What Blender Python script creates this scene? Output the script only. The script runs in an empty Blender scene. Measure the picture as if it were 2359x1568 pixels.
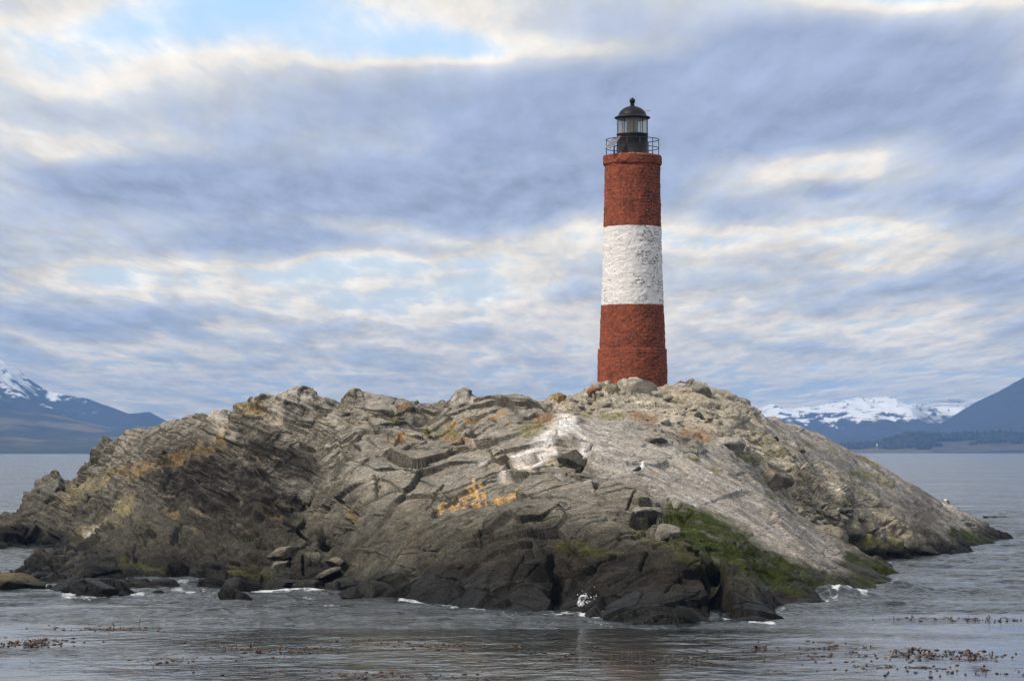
import bpy, bmesh, math, random
import numpy as np
from mathutils import Vector, Matrix

random.seed(7)
rng = np.random.default_rng(11)
SC = bpy.context.scene
COL = SC.collection
FPX = 2600.0          # focal length in pixels of the 1024 wide frame
CH = 4.2              # camera height above the sea
HOR = 449.0           # horizon row

# ------------------------------------------------------------------ helpers
def u32(a):
    return a.astype(np.int64).astype(np.uint32)

def hash3(ix, iy, iz, seed):
    h = u32(ix) * np.uint32(374761393) + u32(iy) * np.uint32(668265263) + u32(iz) * np.uint32(2246822519) + np.uint32((seed * 3266489917) & 0xffffffff)
    h ^= h >> np.uint32(15); h *= np.uint32(2246822519)
    h ^= h >> np.uint32(13); h *= np.uint32(3266489917)
    h ^= h >> np.uint32(16)
    return h

def perlin(p, seed=0):
    f = np.floor(p); i = f.astype(np.int64); t = (p - f).astype(np.float32)
    w = t * t * t * (t * (t * 6 - 15) + 10)
    out = np.zeros(len(p), np.float32)
    for dx in (0, 1):
        for dy in (0, 1):
            for dz in (0, 1):
                h = hash3(i[:, 0] + dx, i[:, 1] + dy, i[:, 2] + dz, seed)
                gx = (h & np.uint32(1023)).astype(np.float32) / 511.5 - 1
                gy = ((h >> np.uint32(10)) & np.uint32(1023)).astype(np.float32) / 511.5 - 1
                gz = ((h >> np.uint32(20)) & np.uint32(1023)).astype(np.float32) / 511.5 - 1
                d = gx * (t[:, 0] - dx) + gy * (t[:, 1] - dy) + gz * (t[:, 2] - dz)
                ww = (w[:, 0] if dx else 1 - w[:, 0]) * (w[:, 1] if dy else 1 - w[:, 1]) * (w[:, 2] if dz else 1 - w[:, 2])
                out += d * ww
    return out * 1.3

def fbm(p, octs=4, seed=0, gain=0.5, lac=2.03):
    a = 1.0; s = 0; tot = 0
    for k in range(octs):
        s = s + a * perlin(p, seed + k * 17); tot += a
        p = p * lac + 11.3; a *= gain
    return s / tot * 1.5

def worley(p, seed=0):
    f = np.floor(p); i = f.astype(np.int64); n = len(p)
    F1 = np.full(n, 9.0, np.float32); F2 = F1.copy()
    off = np.zeros((n, 3), np.float32); hid = np.zeros(n, np.uint32)
    t = (p - f).astype(np.float32)
    for dx in (-1, 0, 1):
        for dy in (-1, 0, 1):
            for dz in (-1, 0, 1):
                h = hash3(i[:, 0] + dx, i[:, 1] + dy, i[:, 2] + dz, seed)
                ox = dx + (h & np.uint32(1023)).astype(np.float32) / 1023 - t[:, 0]
                oy = dy + ((h >> np.uint32(10)) & np.uint32(1023)).astype(np.float32) / 1023 - t[:, 1]
                oz = dz + ((h >> np.uint32(20)) & np.uint32(1023)).astype(np.float32) / 1023 - t[:, 2]
                d = np.sqrt(ox * ox + oy * oy + oz * oz)
                c = d < F1
                F2 = np.where(c, F1, np.minimum(F2, d))
                off[c, 0] = -ox[c]; off[c, 1] = -oy[c]; off[c, 2] = -oz[c]
                hid = np.where(c, h, hid)
                F1 = np.where(c, d, F1)
    return F1, F2, off, hid

def rnd(hid, k):
    h = hid * np.uint32(2654435761) + np.uint32((k * 40503 + 977) & 0xffffffff)
    h ^= h >> np.uint32(15); h *= np.uint32(2246822519); h ^= h >> np.uint32(13)
    return (h & np.uint32(65535)).astype(np.float32) / 65535.0

def facets(p, seed, tilt, step, groove, gw=0.10):
    """broken-rock relief: each cell a tilted plane, grooves between cells"""
    F1, F2, off, hid = worley(p, seed)
    n = np.stack([rnd(hid, k) * 2 - 1 for k in (1, 2, 3)], 1)
    d = tilt * (off * n).sum(1) + step * (rnd(hid, 4) * 2 - 1)
    e = np.clip((F2 - F1) / gw, 0, 1)
    return d - groove * (1 - e) ** 2, hid, F2 - F1

def sstep(a, b, x):
    t = np.clip((x - a) / (b - a), 0, 1)
    return t * t * (3 - 2 * t)

def stroke_dist(X, Y, pts):
    best = np.full(len(X), 1e9, np.float32)
    if len(pts) == 1:
        return np.hypot(X - pts[0][0], Y - pts[0][1])
    for (ax, ay), (bx, by) in zip(pts[:-1], pts[1:]):
        vx, vy = bx - ax, by - ay
        t = np.clip(((X - ax) * vx + (Y - ay) * vy) / (vx * vx + vy * vy + 1e-9), 0, 1)
        best = np.minimum(best, np.hypot(X - ax - t * vx, Y - ay - t * vy))
    return best

K = 0.15944
def R(t, x, y):               # survey picture t (1..4) -> frame pixel
    return (t - 1) * 250 + x * K, 375 + y * K
def F(x, y):
    return x * 0.43408, y * 0.43408
def W(px, py, Y):             # frame pixel and distance -> world
    return (px - 512) / FPX * Y, Y, CH + (HOR - py) / FPX * Y
def sea_Y(py):
    return CH * FPX / (py - HOR)

def new_mesh(name, V, faces, mats=(), parent=None, smooth=True):
    me = bpy.data.meshes.new(name)
    V = np.asarray(V, np.float32)
    if isinstance(faces, np.ndarray):
        nf, k = faces.shape
        me.vertices.add(len(V)); me.vertices.foreach_set('co', V.ravel())
        me.loops.add(nf * k); me.loops.foreach_set('vertex_index', faces.ravel().astype(np.int32))
        me.polygons.add(nf)
        me.polygons.foreach_set('loop_start', np.arange(0, nf * k, k, dtype=np.int32))
        me.update(calc_edges=True)
    else:
        me.from_pydata([tuple(map(float, v)) for v in V], [], faces); me.update()
    me.validate()
    if smooth:
        me.polygons.foreach_set('use_smooth', np.ones(len(me.polygons), bool))
    for m in (mats if isinstance(mats, (list, tuple)) else [mats]):
        me.materials.append(m)
    o = bpy.data.objects.new(name, me); COL.objects.link(o)
    if parent: o.parent = parent
    return o

def col_attr(o, C, name='Col'):
    a = o.data.attributes.new(name, 'FLOAT_COLOR', 'POINT')
    C = np.asarray(C, np.float32)
    if C.shape[1] == 3: C = np.concatenate([C, np.ones((len(C), 1), np.float32)], 1)
    a.data.foreach_set('color', C.ravel())

def flt_attr(o, A, name):
    a = o.data.attributes.new(name, 'FLOAT', 'POINT')
    a.data.foreach_set('value', np.asarray(A, np.float32))

def tag(o, label=None, cat=None, group=None, kind=None):
    if label: o['label'] = label
    if cat: o['category'] = cat
    if group: o['group'] = group
    if kind: o['kind'] = kind
    return o

def empty(name, loc, rz=0):
    o = bpy.data.objects.new(name, None); COL.objects.link(o)
    o.location = loc; o.rotation_euler = (0, 0, rz); o.empty_display_size = 0.2
    return o

def lathe(prof, n=64, closed=True):
    """prof: list of (r, z) -> verts, faces"""
    V = []; Fc = []
    for r, z in prof:
        for k in range(n):
            a = 2 * math.pi * k / n
            V.append((r * math.cos(a), r * math.sin(a), z))
    for i in range(len(prof) - 1):
        for k in range(n):
            k2 = (k + 1) % n
            Fc.append((i * n + k, i * n + k2, (i + 1) * n + k2, (i + 1) * n + k))
    if closed:
        Fc.append(tuple(range(n))[::-1]); Fc.append(tuple((len(prof) - 1) * n + k for k in range(n)))
    return V, Fc

def loft(path, rad, n=12, flat=1.0):
    """tube along path with a radius at each point, capped"""
    V = []; Fc = []; P = [Vector(p) for p in path]
    up0 = Vector((0, 1, 0))
    for i, p in enumerate(P):
        t = (P[min(i + 1, len(P) - 1)] - P[max(i - 1, 0)]).normalized()
        s = t.cross(up0)
        if s.length < 1e-3: s = t.cross(Vector((1, 0, 0)))
        s.normalize(); w = s.cross(t).normalized()
        for k in range(n):
            a = 2 * math.pi * k / n
            V.append(tuple(p + s * (math.cos(a) * rad[i]) + w * (math.sin(a) * rad[i] * flat)))
    for i in range(len(P) - 1):
        for k in range(n):
            k2 = (k + 1) % n
            Fc.append((i * n + k, i * n + k2, (i + 1) * n + k2, (i + 1) * n + k))
    Fc.append(tuple(range(n))[::-1]); Fc.append(tuple((len(P) - 1) * n + k for k in range(n)))
    return V, Fc

def merge(parts):
    V = []; Fc = []
    for v, f in parts:
        b = len(V); V += list(v); Fc += [tuple(i + b for i in q) for q in f]
    return V, Fc

def box(c, s, M=None):
    V = []
    for x in (-1, 1):
        for y in (-1, 1):
            for z in (-1, 1):
                v = Vector((x * s[0] / 2, y * s[1] / 2, z * s[2] / 2))
                if M: v = M @ v
                V.append(tuple(v + Vector(c)))
    return V, [(0, 1, 3, 2), (4, 6, 7, 5), (0, 4, 5, 1), (2, 3, 7, 6), (0, 2, 6, 4), (1, 5, 7, 3)]

# ------------------------------------------------------------------ materials
class NT:
    def __init__(s, tree): s.t = tree; s.n = tree.nodes; s.l = tree.links
    def node(s, typ, **kw):
        nd = s.n.new(typ)
        for k, v in kw.items(): setattr(nd, k, v)
        return nd
    def put(s, sock, v):
        if isinstance(v, bpy.types.NodeSocket): s.l.new(v, sock)
        elif v is not None: sock.default_value = v
    def math(s, op, a, b=None, c=None, clamp=False):
        nd = s.node('ShaderNodeMath', operation=op, use_clamp=clamp)
        s.put(nd.inputs[0], a)
        if b is not None: s.put(nd.inputs[1], b)
        if c is not None: s.put(nd.inputs[2], c)
        return nd.outputs[0]
    def vmath(s, op, a, b=None, out=0):
        nd = s.node('ShaderNodeVectorMath', operation=op)
        s.put(nd.inputs[0], a)
        if b is not None: s.put(nd.inputs[1], b)
        return nd.outputs[out]
    def noise(s, vec, scale, detail=4, rough=0.5, dist=0.0, out='Fac'):
        nd = s.node('ShaderNodeTexNoise'); s.put(nd.inputs['Vector'], vec)
        s.put(nd.inputs['Scale'], scale)
        nd.inputs['Detail'].default_value = detail; nd.inputs['Roughness'].default_value = rough
        nd.inputs['Distortion'].default_value = dist
        return nd.outputs[out]
    def ramp(s, fac, stops, interp='LINEAR'):
        nd = s.node('ShaderNodeValToRGB'); cr = nd.color_ramp; cr.interpolation = interp
        while len(cr.elements) < len(stops): cr.elements.new(0.5)
        for e, (p, c) in zip(cr.elements, stops):
            e.position = p
            e.color = (c[0], c[1], c[2], 1) if isinstance(c, (tuple, list)) else (c, c, c, 1)
        s.put(nd.inputs[0], fac); return nd.outputs[0]
    def mix(s, fac, a, b, blend='MIX'):
        nd = s.node('ShaderNodeMix', data_type='RGBA', blend_type=blend)
        nd.clamp_factor = True
        s.put(nd.inputs[0], fac)
        for sock, v in ((nd.inputs[6], a), (nd.inputs[7], b)):
            if isinstance(v, (tuple, list)) and len(v) == 3: v = (*v, 1)
            s.put(sock, v)
        return nd.outputs[2]
    def maprange(s, v, a, b, c=0.0, d=1.0, smooth=False):
        nd = s.node('ShaderNodeMapRange')
        if smooth: nd.interpolation_type = 'SMOOTHSTEP'
        s.put(nd.inputs[0], v)
        for i, x in zip((1, 2, 3, 4), (a, b, c, d)): nd.inputs[i].default_value = x
        return nd.outputs[0]
    def mapping(s, vec, scale=(1, 1, 1), loc=(0, 0, 0), rot=(0, 0, 0)):
        nd = s.node('ShaderNodeMapping'); s.put(nd.inputs[0], vec)
        nd.inputs['Location'].default_value = loc; nd.inputs['Rotation'].default_value = rot
        nd.inputs['Scale'].default_value = scale
        return nd.outputs[0]

def mat(name):
    m = bpy.data.materials.new(name); m.use_nodes = True
    g = NT(m.node_tree); b = g.n['Principled BSDF']
    return m, g, b

def simple(name, col, rough=0.6, metal=0.0, var=0.25, scale=20.0, bump=0.0, spec=0.5):
    m, g, b = mat(name)
    oc = g.node('ShaderNodeTexCoord').outputs['Object']
    n = g.noise(oc, scale, 5, 0.6)
    f = g.maprange(n, 0.3, 0.7, 1 - var, 1 + var)
    c = g.mix(1.0, (*col, 1), f, 'MULTIPLY')
    g.l.new(c, b.inputs['Base Color'])
    b.inputs['Roughness'].default_value = rough; b.inputs['Metallic'].default_value = metal
    b.inputs['Specular IOR Level'].default_value = spec
    if bump:
        bp = g.node('ShaderNodeBump'); bp.inputs['Strength'].default_value = 1.0; bp.inputs['Distance'].default_value = bump
        g.l.new(n, bp.inputs['Height']); g.l.new(bp.outputs[0], b.inputs['Normal'])
    return m

def rock_material():
    m, g, b = mat('rock')
    at = g.node('ShaderNodeAttribute', attribute_name='Col')
    wet = g.node('ShaderNodeAttribute', attribute_name='wet').outputs['Fac']
    geo = g.node('ShaderNodeNewGeometry')
    pos = geo.outputs['Position']
    n1 = g.noise(pos, 3.1, 6, 0.62, 0.3)
    n2 = g.noise(pos, 14.0, 5, 0.65)
    n3 = g.noise(g.mapping(pos, (1, 1, 4.5), rot=(0.2, 0.45, 0)), 5.0, 5, 0.6)
    v = g.math('MULTIPLY', g.maprange(n1, 0.3, 0.72, 0.62, 1.36), g.maprange(n2, 0.30, 0.70, 0.55, 1.45))
    v = g.math('MULTIPLY', v, g.maprange(n3, 0.3, 0.7, 0.8, 1.2))
    c = g.mix(1.0, at.outputs['Color'], v, 'MULTIPLY')
    # pale lichen and barnacle specks
    sp = g.noise(pos, 22.0, 3, 0.6)
    spm = g.math('MULTIPLY', g.maprange(sp, 0.62, 0.67, 0, 1), g.maprange(n1, 0.38, 0.6, 0.05, 0.85))
    c = g.mix(spm, c, g.mix(0.25, g.mix(1.0, c, (2.6, 2.5, 2.3), 'MULTIPLY'), (0.38, 0.36, 0.31)))
    vc = g.node('ShaderNodeTexVoronoi', feature='DISTANCE_TO_EDGE'); g.l.new(g.vmath('ADD', g.mapping(pos, (1, 1, 1.6), rot=(.3, .5, .2)), g.vmath('MULTIPLY', g.vmath('SUBTRACT', g.noise(pos, 2.0, 4, .6, out='Color'), (.5, .5, .5)), (.7, .7, .7))), vc.inputs['Vector']); vc.inputs['Scale'].default_value = 1.6
    ck = g.math('MULTIPLY', g.maprange(vc.outputs['Distance'], .0, .022, 1, 0), g.maprange(n1, .42, .56, 0, .75))
    c = g.mix(ck, c, g.mix(1.0, c, (.22, .21, .2), 'MULTIPLY'))
    # hue drift
    hn = g.noise(pos, 0.9, 4, 0.6)
    c = g.mix(g.maprange(hn, 0.45, 0.75, 0.0, 0.35), c, g.mix(1.0, c, (1.25, 1.0, 0.72), 'MULTIPLY'))
    g.l.new(c, b.inputs['Base Color'])
    g.l.new(g.maprange(wet, 0, 1, 0.9, 0.5), b.inputs['Roughness'])
    g.l.new(g.maprange(wet, 0, 1, 0.0, 0.05), b.inputs['Specular IOR Level'])
    h = g.math('ADD', g.math('MULTIPLY', n1, 0.6), g.math('ADD', g.math('MULTIPLY', n2, 0.35), g.math('MULTIPLY', n3, 0.4)))
    bp = g.node('ShaderNodeBump'); bp.inputs['Strength'].default_value = 0.5; bp.inputs['Distance'].default_value = 0.06
    g.l.new(h, bp.inputs['Height']); g.l.new(bp.outputs[0], b.inputs['Normal'])
    return m
ROCK = rock_material()

# ------------------------------------------------------------------ the island
WL = [  # waterline (front), frame pixels -> z = 0
    R(1, -60, 1085), R(1, 20, 1080), R(1, 150, 1080), R(1, 300, 1078), R(1, 400, 1072), R(1, 372, 1130),
    R(1, 165, 1278), R(1, 260, 1300), R(1, 380, 1382), R(1, 520, 1388), R(1, 650, 1388), R(1, 800, 1372), R(1, 1000, 1370), R(1, 1065, 1350),
    R(1, 1150, 1300), R(1, 1230, 1285), R(1, 1280, 1360), R(1, 1420, 1400), R(1, 1510, 1392),
    R(2, 0, 1360), R(2, 200, 1352), R(2, 450, 1350), R(2, 620, 1385), R(2, 800, 1385), R(2, 960, 1398), R(2, 1100, 1412), R(2, 1330, 1440), R(2, 1480, 1462),
    R(3, 0, 1482), R(3, 250, 1490), R(3, 480, 1492), R(3, 620, 1512), R(3, 800, 1540), R(3, 1000, 1550), R(3, 1180, 1548), R(3, 1350, 1520), R(3, 1480, 1530),
    R(4, 0, 1540), R(4, 95, 1542), R(4, 170, 1490), R(4, 235, 1432), R(4, 370, 1436), R(4, 470, 1430), R(4, 520, 1380), R(4, 640, 1370), R(4, 770, 1385), R(4, 850, 1330), R(4, 905, 1300), R(4, 940, 1245),
    R(4, 870, 1190), R(4, 800, 1158), R(4, 900, 1155), R(4, 1000, 1158), R(4, 1100, 1140), R(4, 1200, 1130), R(4, 1300, 1122), R(4, 1400, 1107), R(4, 1385, 1070), R(4, 1480, 1065), R(4, 1570, 1055)]
CREST = {
 1: [(20, 900, 115.5), (60, 868, 116), (105, 870, 116.5), (140, 845, 117), (180, 800, 117.5), (210, 740, 118), (240, 680, 118), (325, 588, 118), (385, 605, 118), (415, 660, 118), (440, 692, 117.5), (465, 680, 117), (510, 640, 115), (520, 590, 114), (560, 545, 113.5), (600, 475, 113), (690, 430, 112.5), (750, 370, 112), (840, 335, 111.5), (900, 340, 111), (940, 350, 110.5), (1000, 325, 110), (1060, 310, 109), (1110, 290, 108), (1200, 265, 106.5), (1290, 230, 105), (1360, 240, 103.5), (1400, 215, 102.5), (1510, 185, 100), (1540, 170, 99)],
 2: [(0, 155, 98.5), (60, 145, 98), (130, 160, 98), (200, 140, 97.5), (285, 100, 97), (345, 98, 97), (440, 145, 97), (490, 158, 97.5), (525, 148, 97.5), (560, 170, 98), (600, 178, 98), (622, 130, 93), (650, 104, 92.5), (750, 140, 93.5), (770, 132, 94.5), (860, 145, 96), (900, 170, 97), (1000, 188, 98), (1080, 188, 97), (1200, 165, 95), (1290, 125, 93), (1390, 123, 92.5), (1500, 140, 92), (1560, 132, 92)],
 3: [(0, 130, 92), (80, 125, 92), (130, 155, 92.5), (175, 186, 97.5), (210, 162, 98), (285, 158, 98), (330, 102, 98.5), (400, 108, 98.5), (510, 92, 98.5), (570, 48, 98.5), (610, 70, 98.4), (680, 35, 98.2), (740, 45, 98.2), (850, 15, 98.0), (900, 45, 98.2), (970, 78, 98.3), (1060, 62, 98.8), (1130, 60, 99.5), (1180, 45, 99.8), (1240, 32, 100), (1310, 75, 100.5), (1400, 110, 101.5), (1500, 155, 102.5), (1560, 183, 103.5)],
 4: [(0, 200, 104), (150, 255, 106), (280, 300, 107.5), (380, 345, 109), (500, 420, 110.5), (600, 475, 112), (700, 510, 113.5), (810, 590, 115), (960, 660, 117), (1100, 740, 119), (1230, 790, 121.5), (1260, 812, 122), (1350, 880, 123.5), (1430, 930, 125), (1480, 972, 126.5), (1510, 995, 127.5)]}
PTS = {
 1: """100 950 115|300 800 116|300 950 114.8|450 900 113.5|450 1000 112|600 700 110.5|750 600 108.5|850 450 108.7|700 500 111|1000 400 106.5|1200 380 104|1250 320 104.5|
 800 640 106|1100 530 102|650 800 107|800 800 103|700 950 99.5|550 1050 99.5|440 1110 102|900 950 93|1050 880 93|800 1050 92|1150 1000 90.5|900 1150 86.5|700 1140 88.5|500 1150 91|600 1200 84|
 300 1128 87.5|220 1220 86.5|250 1260 84|450 1300 79|700 1300 78.5|950 1280 79|1110 1240 86|1000 1200 85|1200 1150 86|1300 1250 80|1450 1200 80|1450 1330 76.5|1200 650 98.5|1400 600 95.5|1250 800 94.5|1400 850 91.5|1400 1000 88.5|1500 1100 84.5|1500 450 97.5|1300 480 99.5|1450 330 100|950 800 98|1050 700 99.5|560 1230 82""",
 2: """100 300 96.3|300 250 96.5|450 250 96.7|200 450 94|350 430 94.5|100 600 92|300 600 90.5|0 800 89.5|150 800 88.7|250 700 87|250 900 85|350 1000 84.3|100 1000 86.5|450 850 88.5|450 1050 86.5|200 1100 82|450 1100 82|300 1200 80.5|550 1150 81|100 1250 80|400 1280 79.5|
 620 250 92|700 400 89.5|600 480 88.7|850 370 90.5|1000 250 96|1150 350 93|1250 400 90.5|1000 430 89|1400 430 87.5|1300 250 90.5|1450 300 88.8|1500 200 90.7|
 570 530 85.5|750 490 86|900 480 87|1050 560 85|1200 590 83|700 650 83|850 620 83|550 650 84|500 800 83.7|650 800 81.5|900 800 79.5|1000 700 81|750 950 79.5|650 900 80.7|950 950 77.5|1000 1100 76|750 1100 78|700 1250 76.8|1150 1250 73.5|1000 1250 74.8|850 1320 75.3|
 1320 520 82|1400 560 81.5|1250 700 80.5|1450 700 78.8|1200 900 77|1300 830 78|1350 1000 74.5|1300 1150 73|1450 850 76|1450 1200 71.8|1350 1300 71.7|1500 1000 74|1330 480 85.5""",
 3: """0 850 75.5|100 900 74|150 950 73.5|100 1150 70.8|0 1250 70.3|200 1050 72|250 1150 70.2|340 1150 71.6|200 1300 69|340 1350 69.7|350 660 77|200 780 76|450 720 76|400 850 74|600 800 74.6|300 950 73.5|450 950 72.8|600 900 72.6|700 950 72|550 1040 72|700 1050 71.3|800 1000 71.5|
 500 1090 71.9|350 1040 72.4|750 1150 70.2|900 1180 69.2|500 1150 70.2|600 1250 68.7|800 1250 67.7|450 1350 69|700 1400 67|900 1350 66.4|1000 1200 68|1100 1150 68|1150 1350 65.8|1000 1470 65.2|1150 1480 65|600 1450 67.5|1350 1350 69.5|1390 1440 68.8|1300 1250 67.4|1450 1200 67.8|1550 1300 66.5|
 350 330 83.5|450 310 84|250 400 82.3|150 500 81|50 600 80.5|100 380 86|50 300 88|200 270 89.3|0 230 89.5|480 500 79|430 650 78|560 620 78.2|600 690 77.6|700 650 77.7|550 380 82.8|700 500 80.3|900 600 78.6|800 700 76.8|850 400 83.8|1000 500 82.2|1200 600 82|1100 700 78.7|1000 330 87|1150 400 86.8|1280 500 86.8|1300 700 80.5|1400 650 84|1500 600 87.3|1500 800 80|
 950 850 74|900 930 72.8|1000 760 76.5|1050 950 72.3|1100 980 71.3|1200 850 74.5|1200 950 72.5|1300 1000 71.5|1250 1100 69.3|1450 950 74.3|1550 1050 72.5|1500 1150 69.6|900 1050 70.8|
 600 250 94|800 220 95|500 170 97|800 120 97.3|1000 200 96|1200 160 97.5|1200 260 94.3|1050 270 93.3|1350 320 93.5|1500 400 92.7|1450 230 98|800 290 92|1450 420 91.7|1400 490 89.5|650 310 90|1300 420 90.5|1300 130 99|1050 120 97.8|1100 330 90.5""",
 4: """0 750 83|100 800 83|0 900 78.5|150 1000 77.5|200 850 84|300 950 84|400 1050 83.3|300 1100 78.2|0 1050 75.3|500 1150 82|620 1250 80.7|60 680 87.5|200 830 87|320 920 87.5|440 980 88|550 1060 88.5|650 1100 88.6|750 1130 89|850 1200 89.3|100 1150 74|300 1250 73.6|400 1350 73|100 1350 70.2|200 1400 71.3|0 1400 68.2|30 1500 66.5|600 1330 76|750 1280 79.3|700 1200 84|
 150 760 91.5|300 850 95|400 900 96|480 960 97|600 1060 98.5|700 1110 99.3|100 600 93|200 650 93.5|0 500 94|0 380 97.3|200 400 99|300 500 98|450 600 100|300 600 95.5|300 720 95.2|500 720 97.7|600 680 100|500 820 97|650 800 99|700 700 103|700 600 107.5|550 500 106|850 650 110|850 800 104|1000 800 108|800 920 99.7|650 950 98.8|550 900 97.7|950 920 102|1000 1030 101.8|850 1050 100.3|720 1060 99.6|1050 1100 101.3|1150 1000 105.5|1200 900 110.5|1300 960 113.5|1300 1060 109.5|1350 950 116|1450 1000 120.5|1450 1050 118.5|100 300 103.5|300 380 106"""}

def build_controls():
    C = []
    wl = []
    for px, py in WL:
        Y = sea_Y(py); wl.append(W(px, py, Y))
    wl = np.array(wl)
    C += [tuple(p) for p in wl]
    for i, p in enumerate(wl):                       # sea floor falling away outside the waterline
        a = wl[max(i - 1, 0)]; b = wl[min(i + 1, len(wl) - 1)]
        t = (b - a)[:2]; t = t / (np.linalg.norm(t) + 1e-9)
        n = np.array([t[1], -t[0]])                   # to the right of travel (towards the camera)
        C.append((p[0] + n[0] * 1.6, p[1] + n[1] * 1.6, -1.3))
    for t, L in CREST.items():
        for x, y, Y in L:
            px, py = R(t, x, y); X, _, z = W(px, py, Y); C.append((X, Y, z))
            k = max(z, 0.4)
            C.append((X * (Y + 2.2) / Y, Y + 2.2, z - 0.55 - 0.05 * k))
            C.append((X * (Y + 7) / Y, Y + 7, z * 0.62 - 0.5))
            C.append((X * (Y + 15) / Y, Y + 15, -1.2))
    for t, s in PTS.items():
        for q in s.replace('\n', '').split('|'):
            x, y, Y = map(float, q.split())
            px, py = R(t, x, y); X, _, z = W(px, py, Y); C.append((X, Y, z))
    # tower platform
    for a in range(8):
        C.append((4.63 + 1.3 * math.cos(a * .785), 100 + 1.3 * math.sin(a * .785), 6.56))
    # open water all round
    for a in np.linspace(0, 2 * np.pi, 40, endpoint=False):
        C.append((1 + 36 * math.cos(a), 98 + 52 * math.sin(a), -4))
    for px in range(-20, 1060, 60):
        C.append(W(px, 0, 57)[:2] + (-3.5,))
    C = np.array(C)
    # drop near-duplicates
    keep = []
    for i in range(len(C)):
        if all(np.hypot(*(C[i, :2] - C[j, :2])) > 0.3 for j in keep): keep.append(i)
    return C[keep]

CT = build_controls()
def rbf_fit(C, eps=0.22, lam=0.03):
    d = C[:, None, :2] - C[None, :, :2]
    A = np.sqrt((d ** 2).sum(-1) + eps * eps)
    n = len(C)
    M = np.zeros((n + 3, n + 3)); M[:n, :n] = A - lam * np.eye(n) * -1 * 0
    M[:n, :n] = A + lam * -np.eye(n)
    M[:n, n:] = np.concatenate([np.ones((n, 1)), C[:, :2]], 1); M[n:, :n] = M[:n, n:].T
    rhs = np.zeros(n + 3); rhs[:n] = C[:, 2]
    return np.linalg.solve(M, rhs), eps
WT, EPS = rbf_fit(CT)
def base_h(X, Y, grad=False):
    out = np.empty(len(X), np.float32); gx = out.copy() if grad else None; gy = out.copy() if grad else None
    cx = CT[:, 0].astype(np.float32); cy = CT[:, 1].astype(np.float32)
    w = WT[:-3].astype(np.float32)
    for a in range(0, len(X), 60000):
        x = X[a:a + 60000].astype(np.float32); y = Y[a:a + 60000].astype(np.float32)
        r = np.sqrt((x[:, None] - cx) ** 2 + (y[:, None] - cy) ** 2 + np.float32(EPS * EPS))
        out[a:a + 60000] = r @ w + WT[-3] + WT[-2] * x + WT[-1] * y
        if grad:
            q_ = w / r; s0 = q_.sum(1)
            gx[a:a + 60000] = x * s0 - q_ @ cx + WT[-2]; gy[a:a + 60000] = y * s0 - q_ @ cy + WT[-1]
    return (out, gx, gy) if grad else out

NU, NR = 1080, 1300
us = (np.linspace(-14, 1012, NU) - 512) / FPX
Yc = np.arange(60, 146, 0.16, dtype=np.float32)
ucc = us[::2]
if ucc[-1] != us[-1]: ucc = np.append(ucc, us[-1])
U_, Y_ = np.meshgrid(ucc, Yc, indexing='ij')
Hc = base_h((U_ * Y_).ravel(), Y_.ravel()).reshape(U_.shape)
py = HOR - (Hc - CH) / Y_ * FPX
dpy = np.abs(np.diff(py, axis=1)); dz = np.abs(np.diff(Hc, axis=1))
above = (Hc[:, 1:] > -0.7) * 1.0
vis = np.minimum.accumulate(py, axis=1)[:, 1:] >= py[:, 1:] - 3
ds = (0.02 + above * (0.35 + vis * 1.25 + 0.9 * dpy + dz * 1.0))
# even out between neighbouring columns
for _ in range(30):
    ds[1:-1] = (ds[:-2] + ds[1:-1] * 2 + ds[2:]) / 4
cum = np.concatenate([np.zeros((len(ucc), 1)), np.cumsum(ds, 1)], 1)
rowsY = np.empty((len(ucc), NR))
for i in range(len(ucc)):
    rowsY[i] = np.interp(np.linspace(0, cum[i, -1], NR), cum[i], Yc)
GY = np.empty((NU, NR))
for j in range(NR):
    GY[:, j] = np.interp(us, ucc, rowsY[:, j])
GX = us[:, None] * GY
GZ, HX, HY = base_h(GX.ravel(), GY.ravel(), True)
Pg = np.stack([GX.ravel(), GY.ravel(), GZ], -1).astype(np.float32)
N = np.stack([-HX, -HY, np.ones_like(HX)], -1); N /= np.linalg.norm(N, axis=-1, keepdims=True)
P0 = Pg.reshape(-1, 3); N0 = N.reshape(-1, 3).astype(np.float32)
act = P0[:, 2] > -1.0
idx = np.where(act)[0]
P = P0[idx].copy(); Nn = N0[idx]
PX = P[:, 0] / P[:, 1] * FPX + 512; PY = HOR - (P[:, 2] - CH) / P[:, 1] * FPX

def zone(strokes, soft=0.6, wob=0.35, seed=5, P=P, PX=PX, PY=PY, nz=None):
    """strokes: (tile, [(x,y)..], radius) in survey pixels -> mask on the vertices"""
    m = np.zeros(len(P), np.float32)
    for t, pts, r in strokes:
        q = [R(t, *p) for p in pts]; r = r * K
        d = stroke_dist(PX, PY, q) / r
        m = np.maximum(m, 1 - sstep(1 - soft, 1 + soft, d + wob * nz))
    return m

nzA = fbm(P * 0.9, 4, 31)
nzB = fbm(P * 3.0, 4, 37)

# relief -------------------------------------------------------------
warp = np.stack([fbm(P * 0.35, 3, 51), fbm(P * 0.35, 3, 52), fbm(P * 0.35, 3, 53)], 1) * 0.9
Pw = P + warp
def rotY(p, a, b=0.0):
    ca, sa = math.cos(a), math.sin(a)
    q = np.stack([p[:, 0] * ca + p[:, 2] * sa, p[:, 1], -p[:, 0] * sa + p[:, 2] * ca], 1)
    cb, sb = math.cos(b), math.sin(b)
    return np.stack([q[:, 0] * cb + q[:, 1] * sb, -q[:, 0] * sb + q[:, 1] * cb, q[:, 2]], 1)

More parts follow.
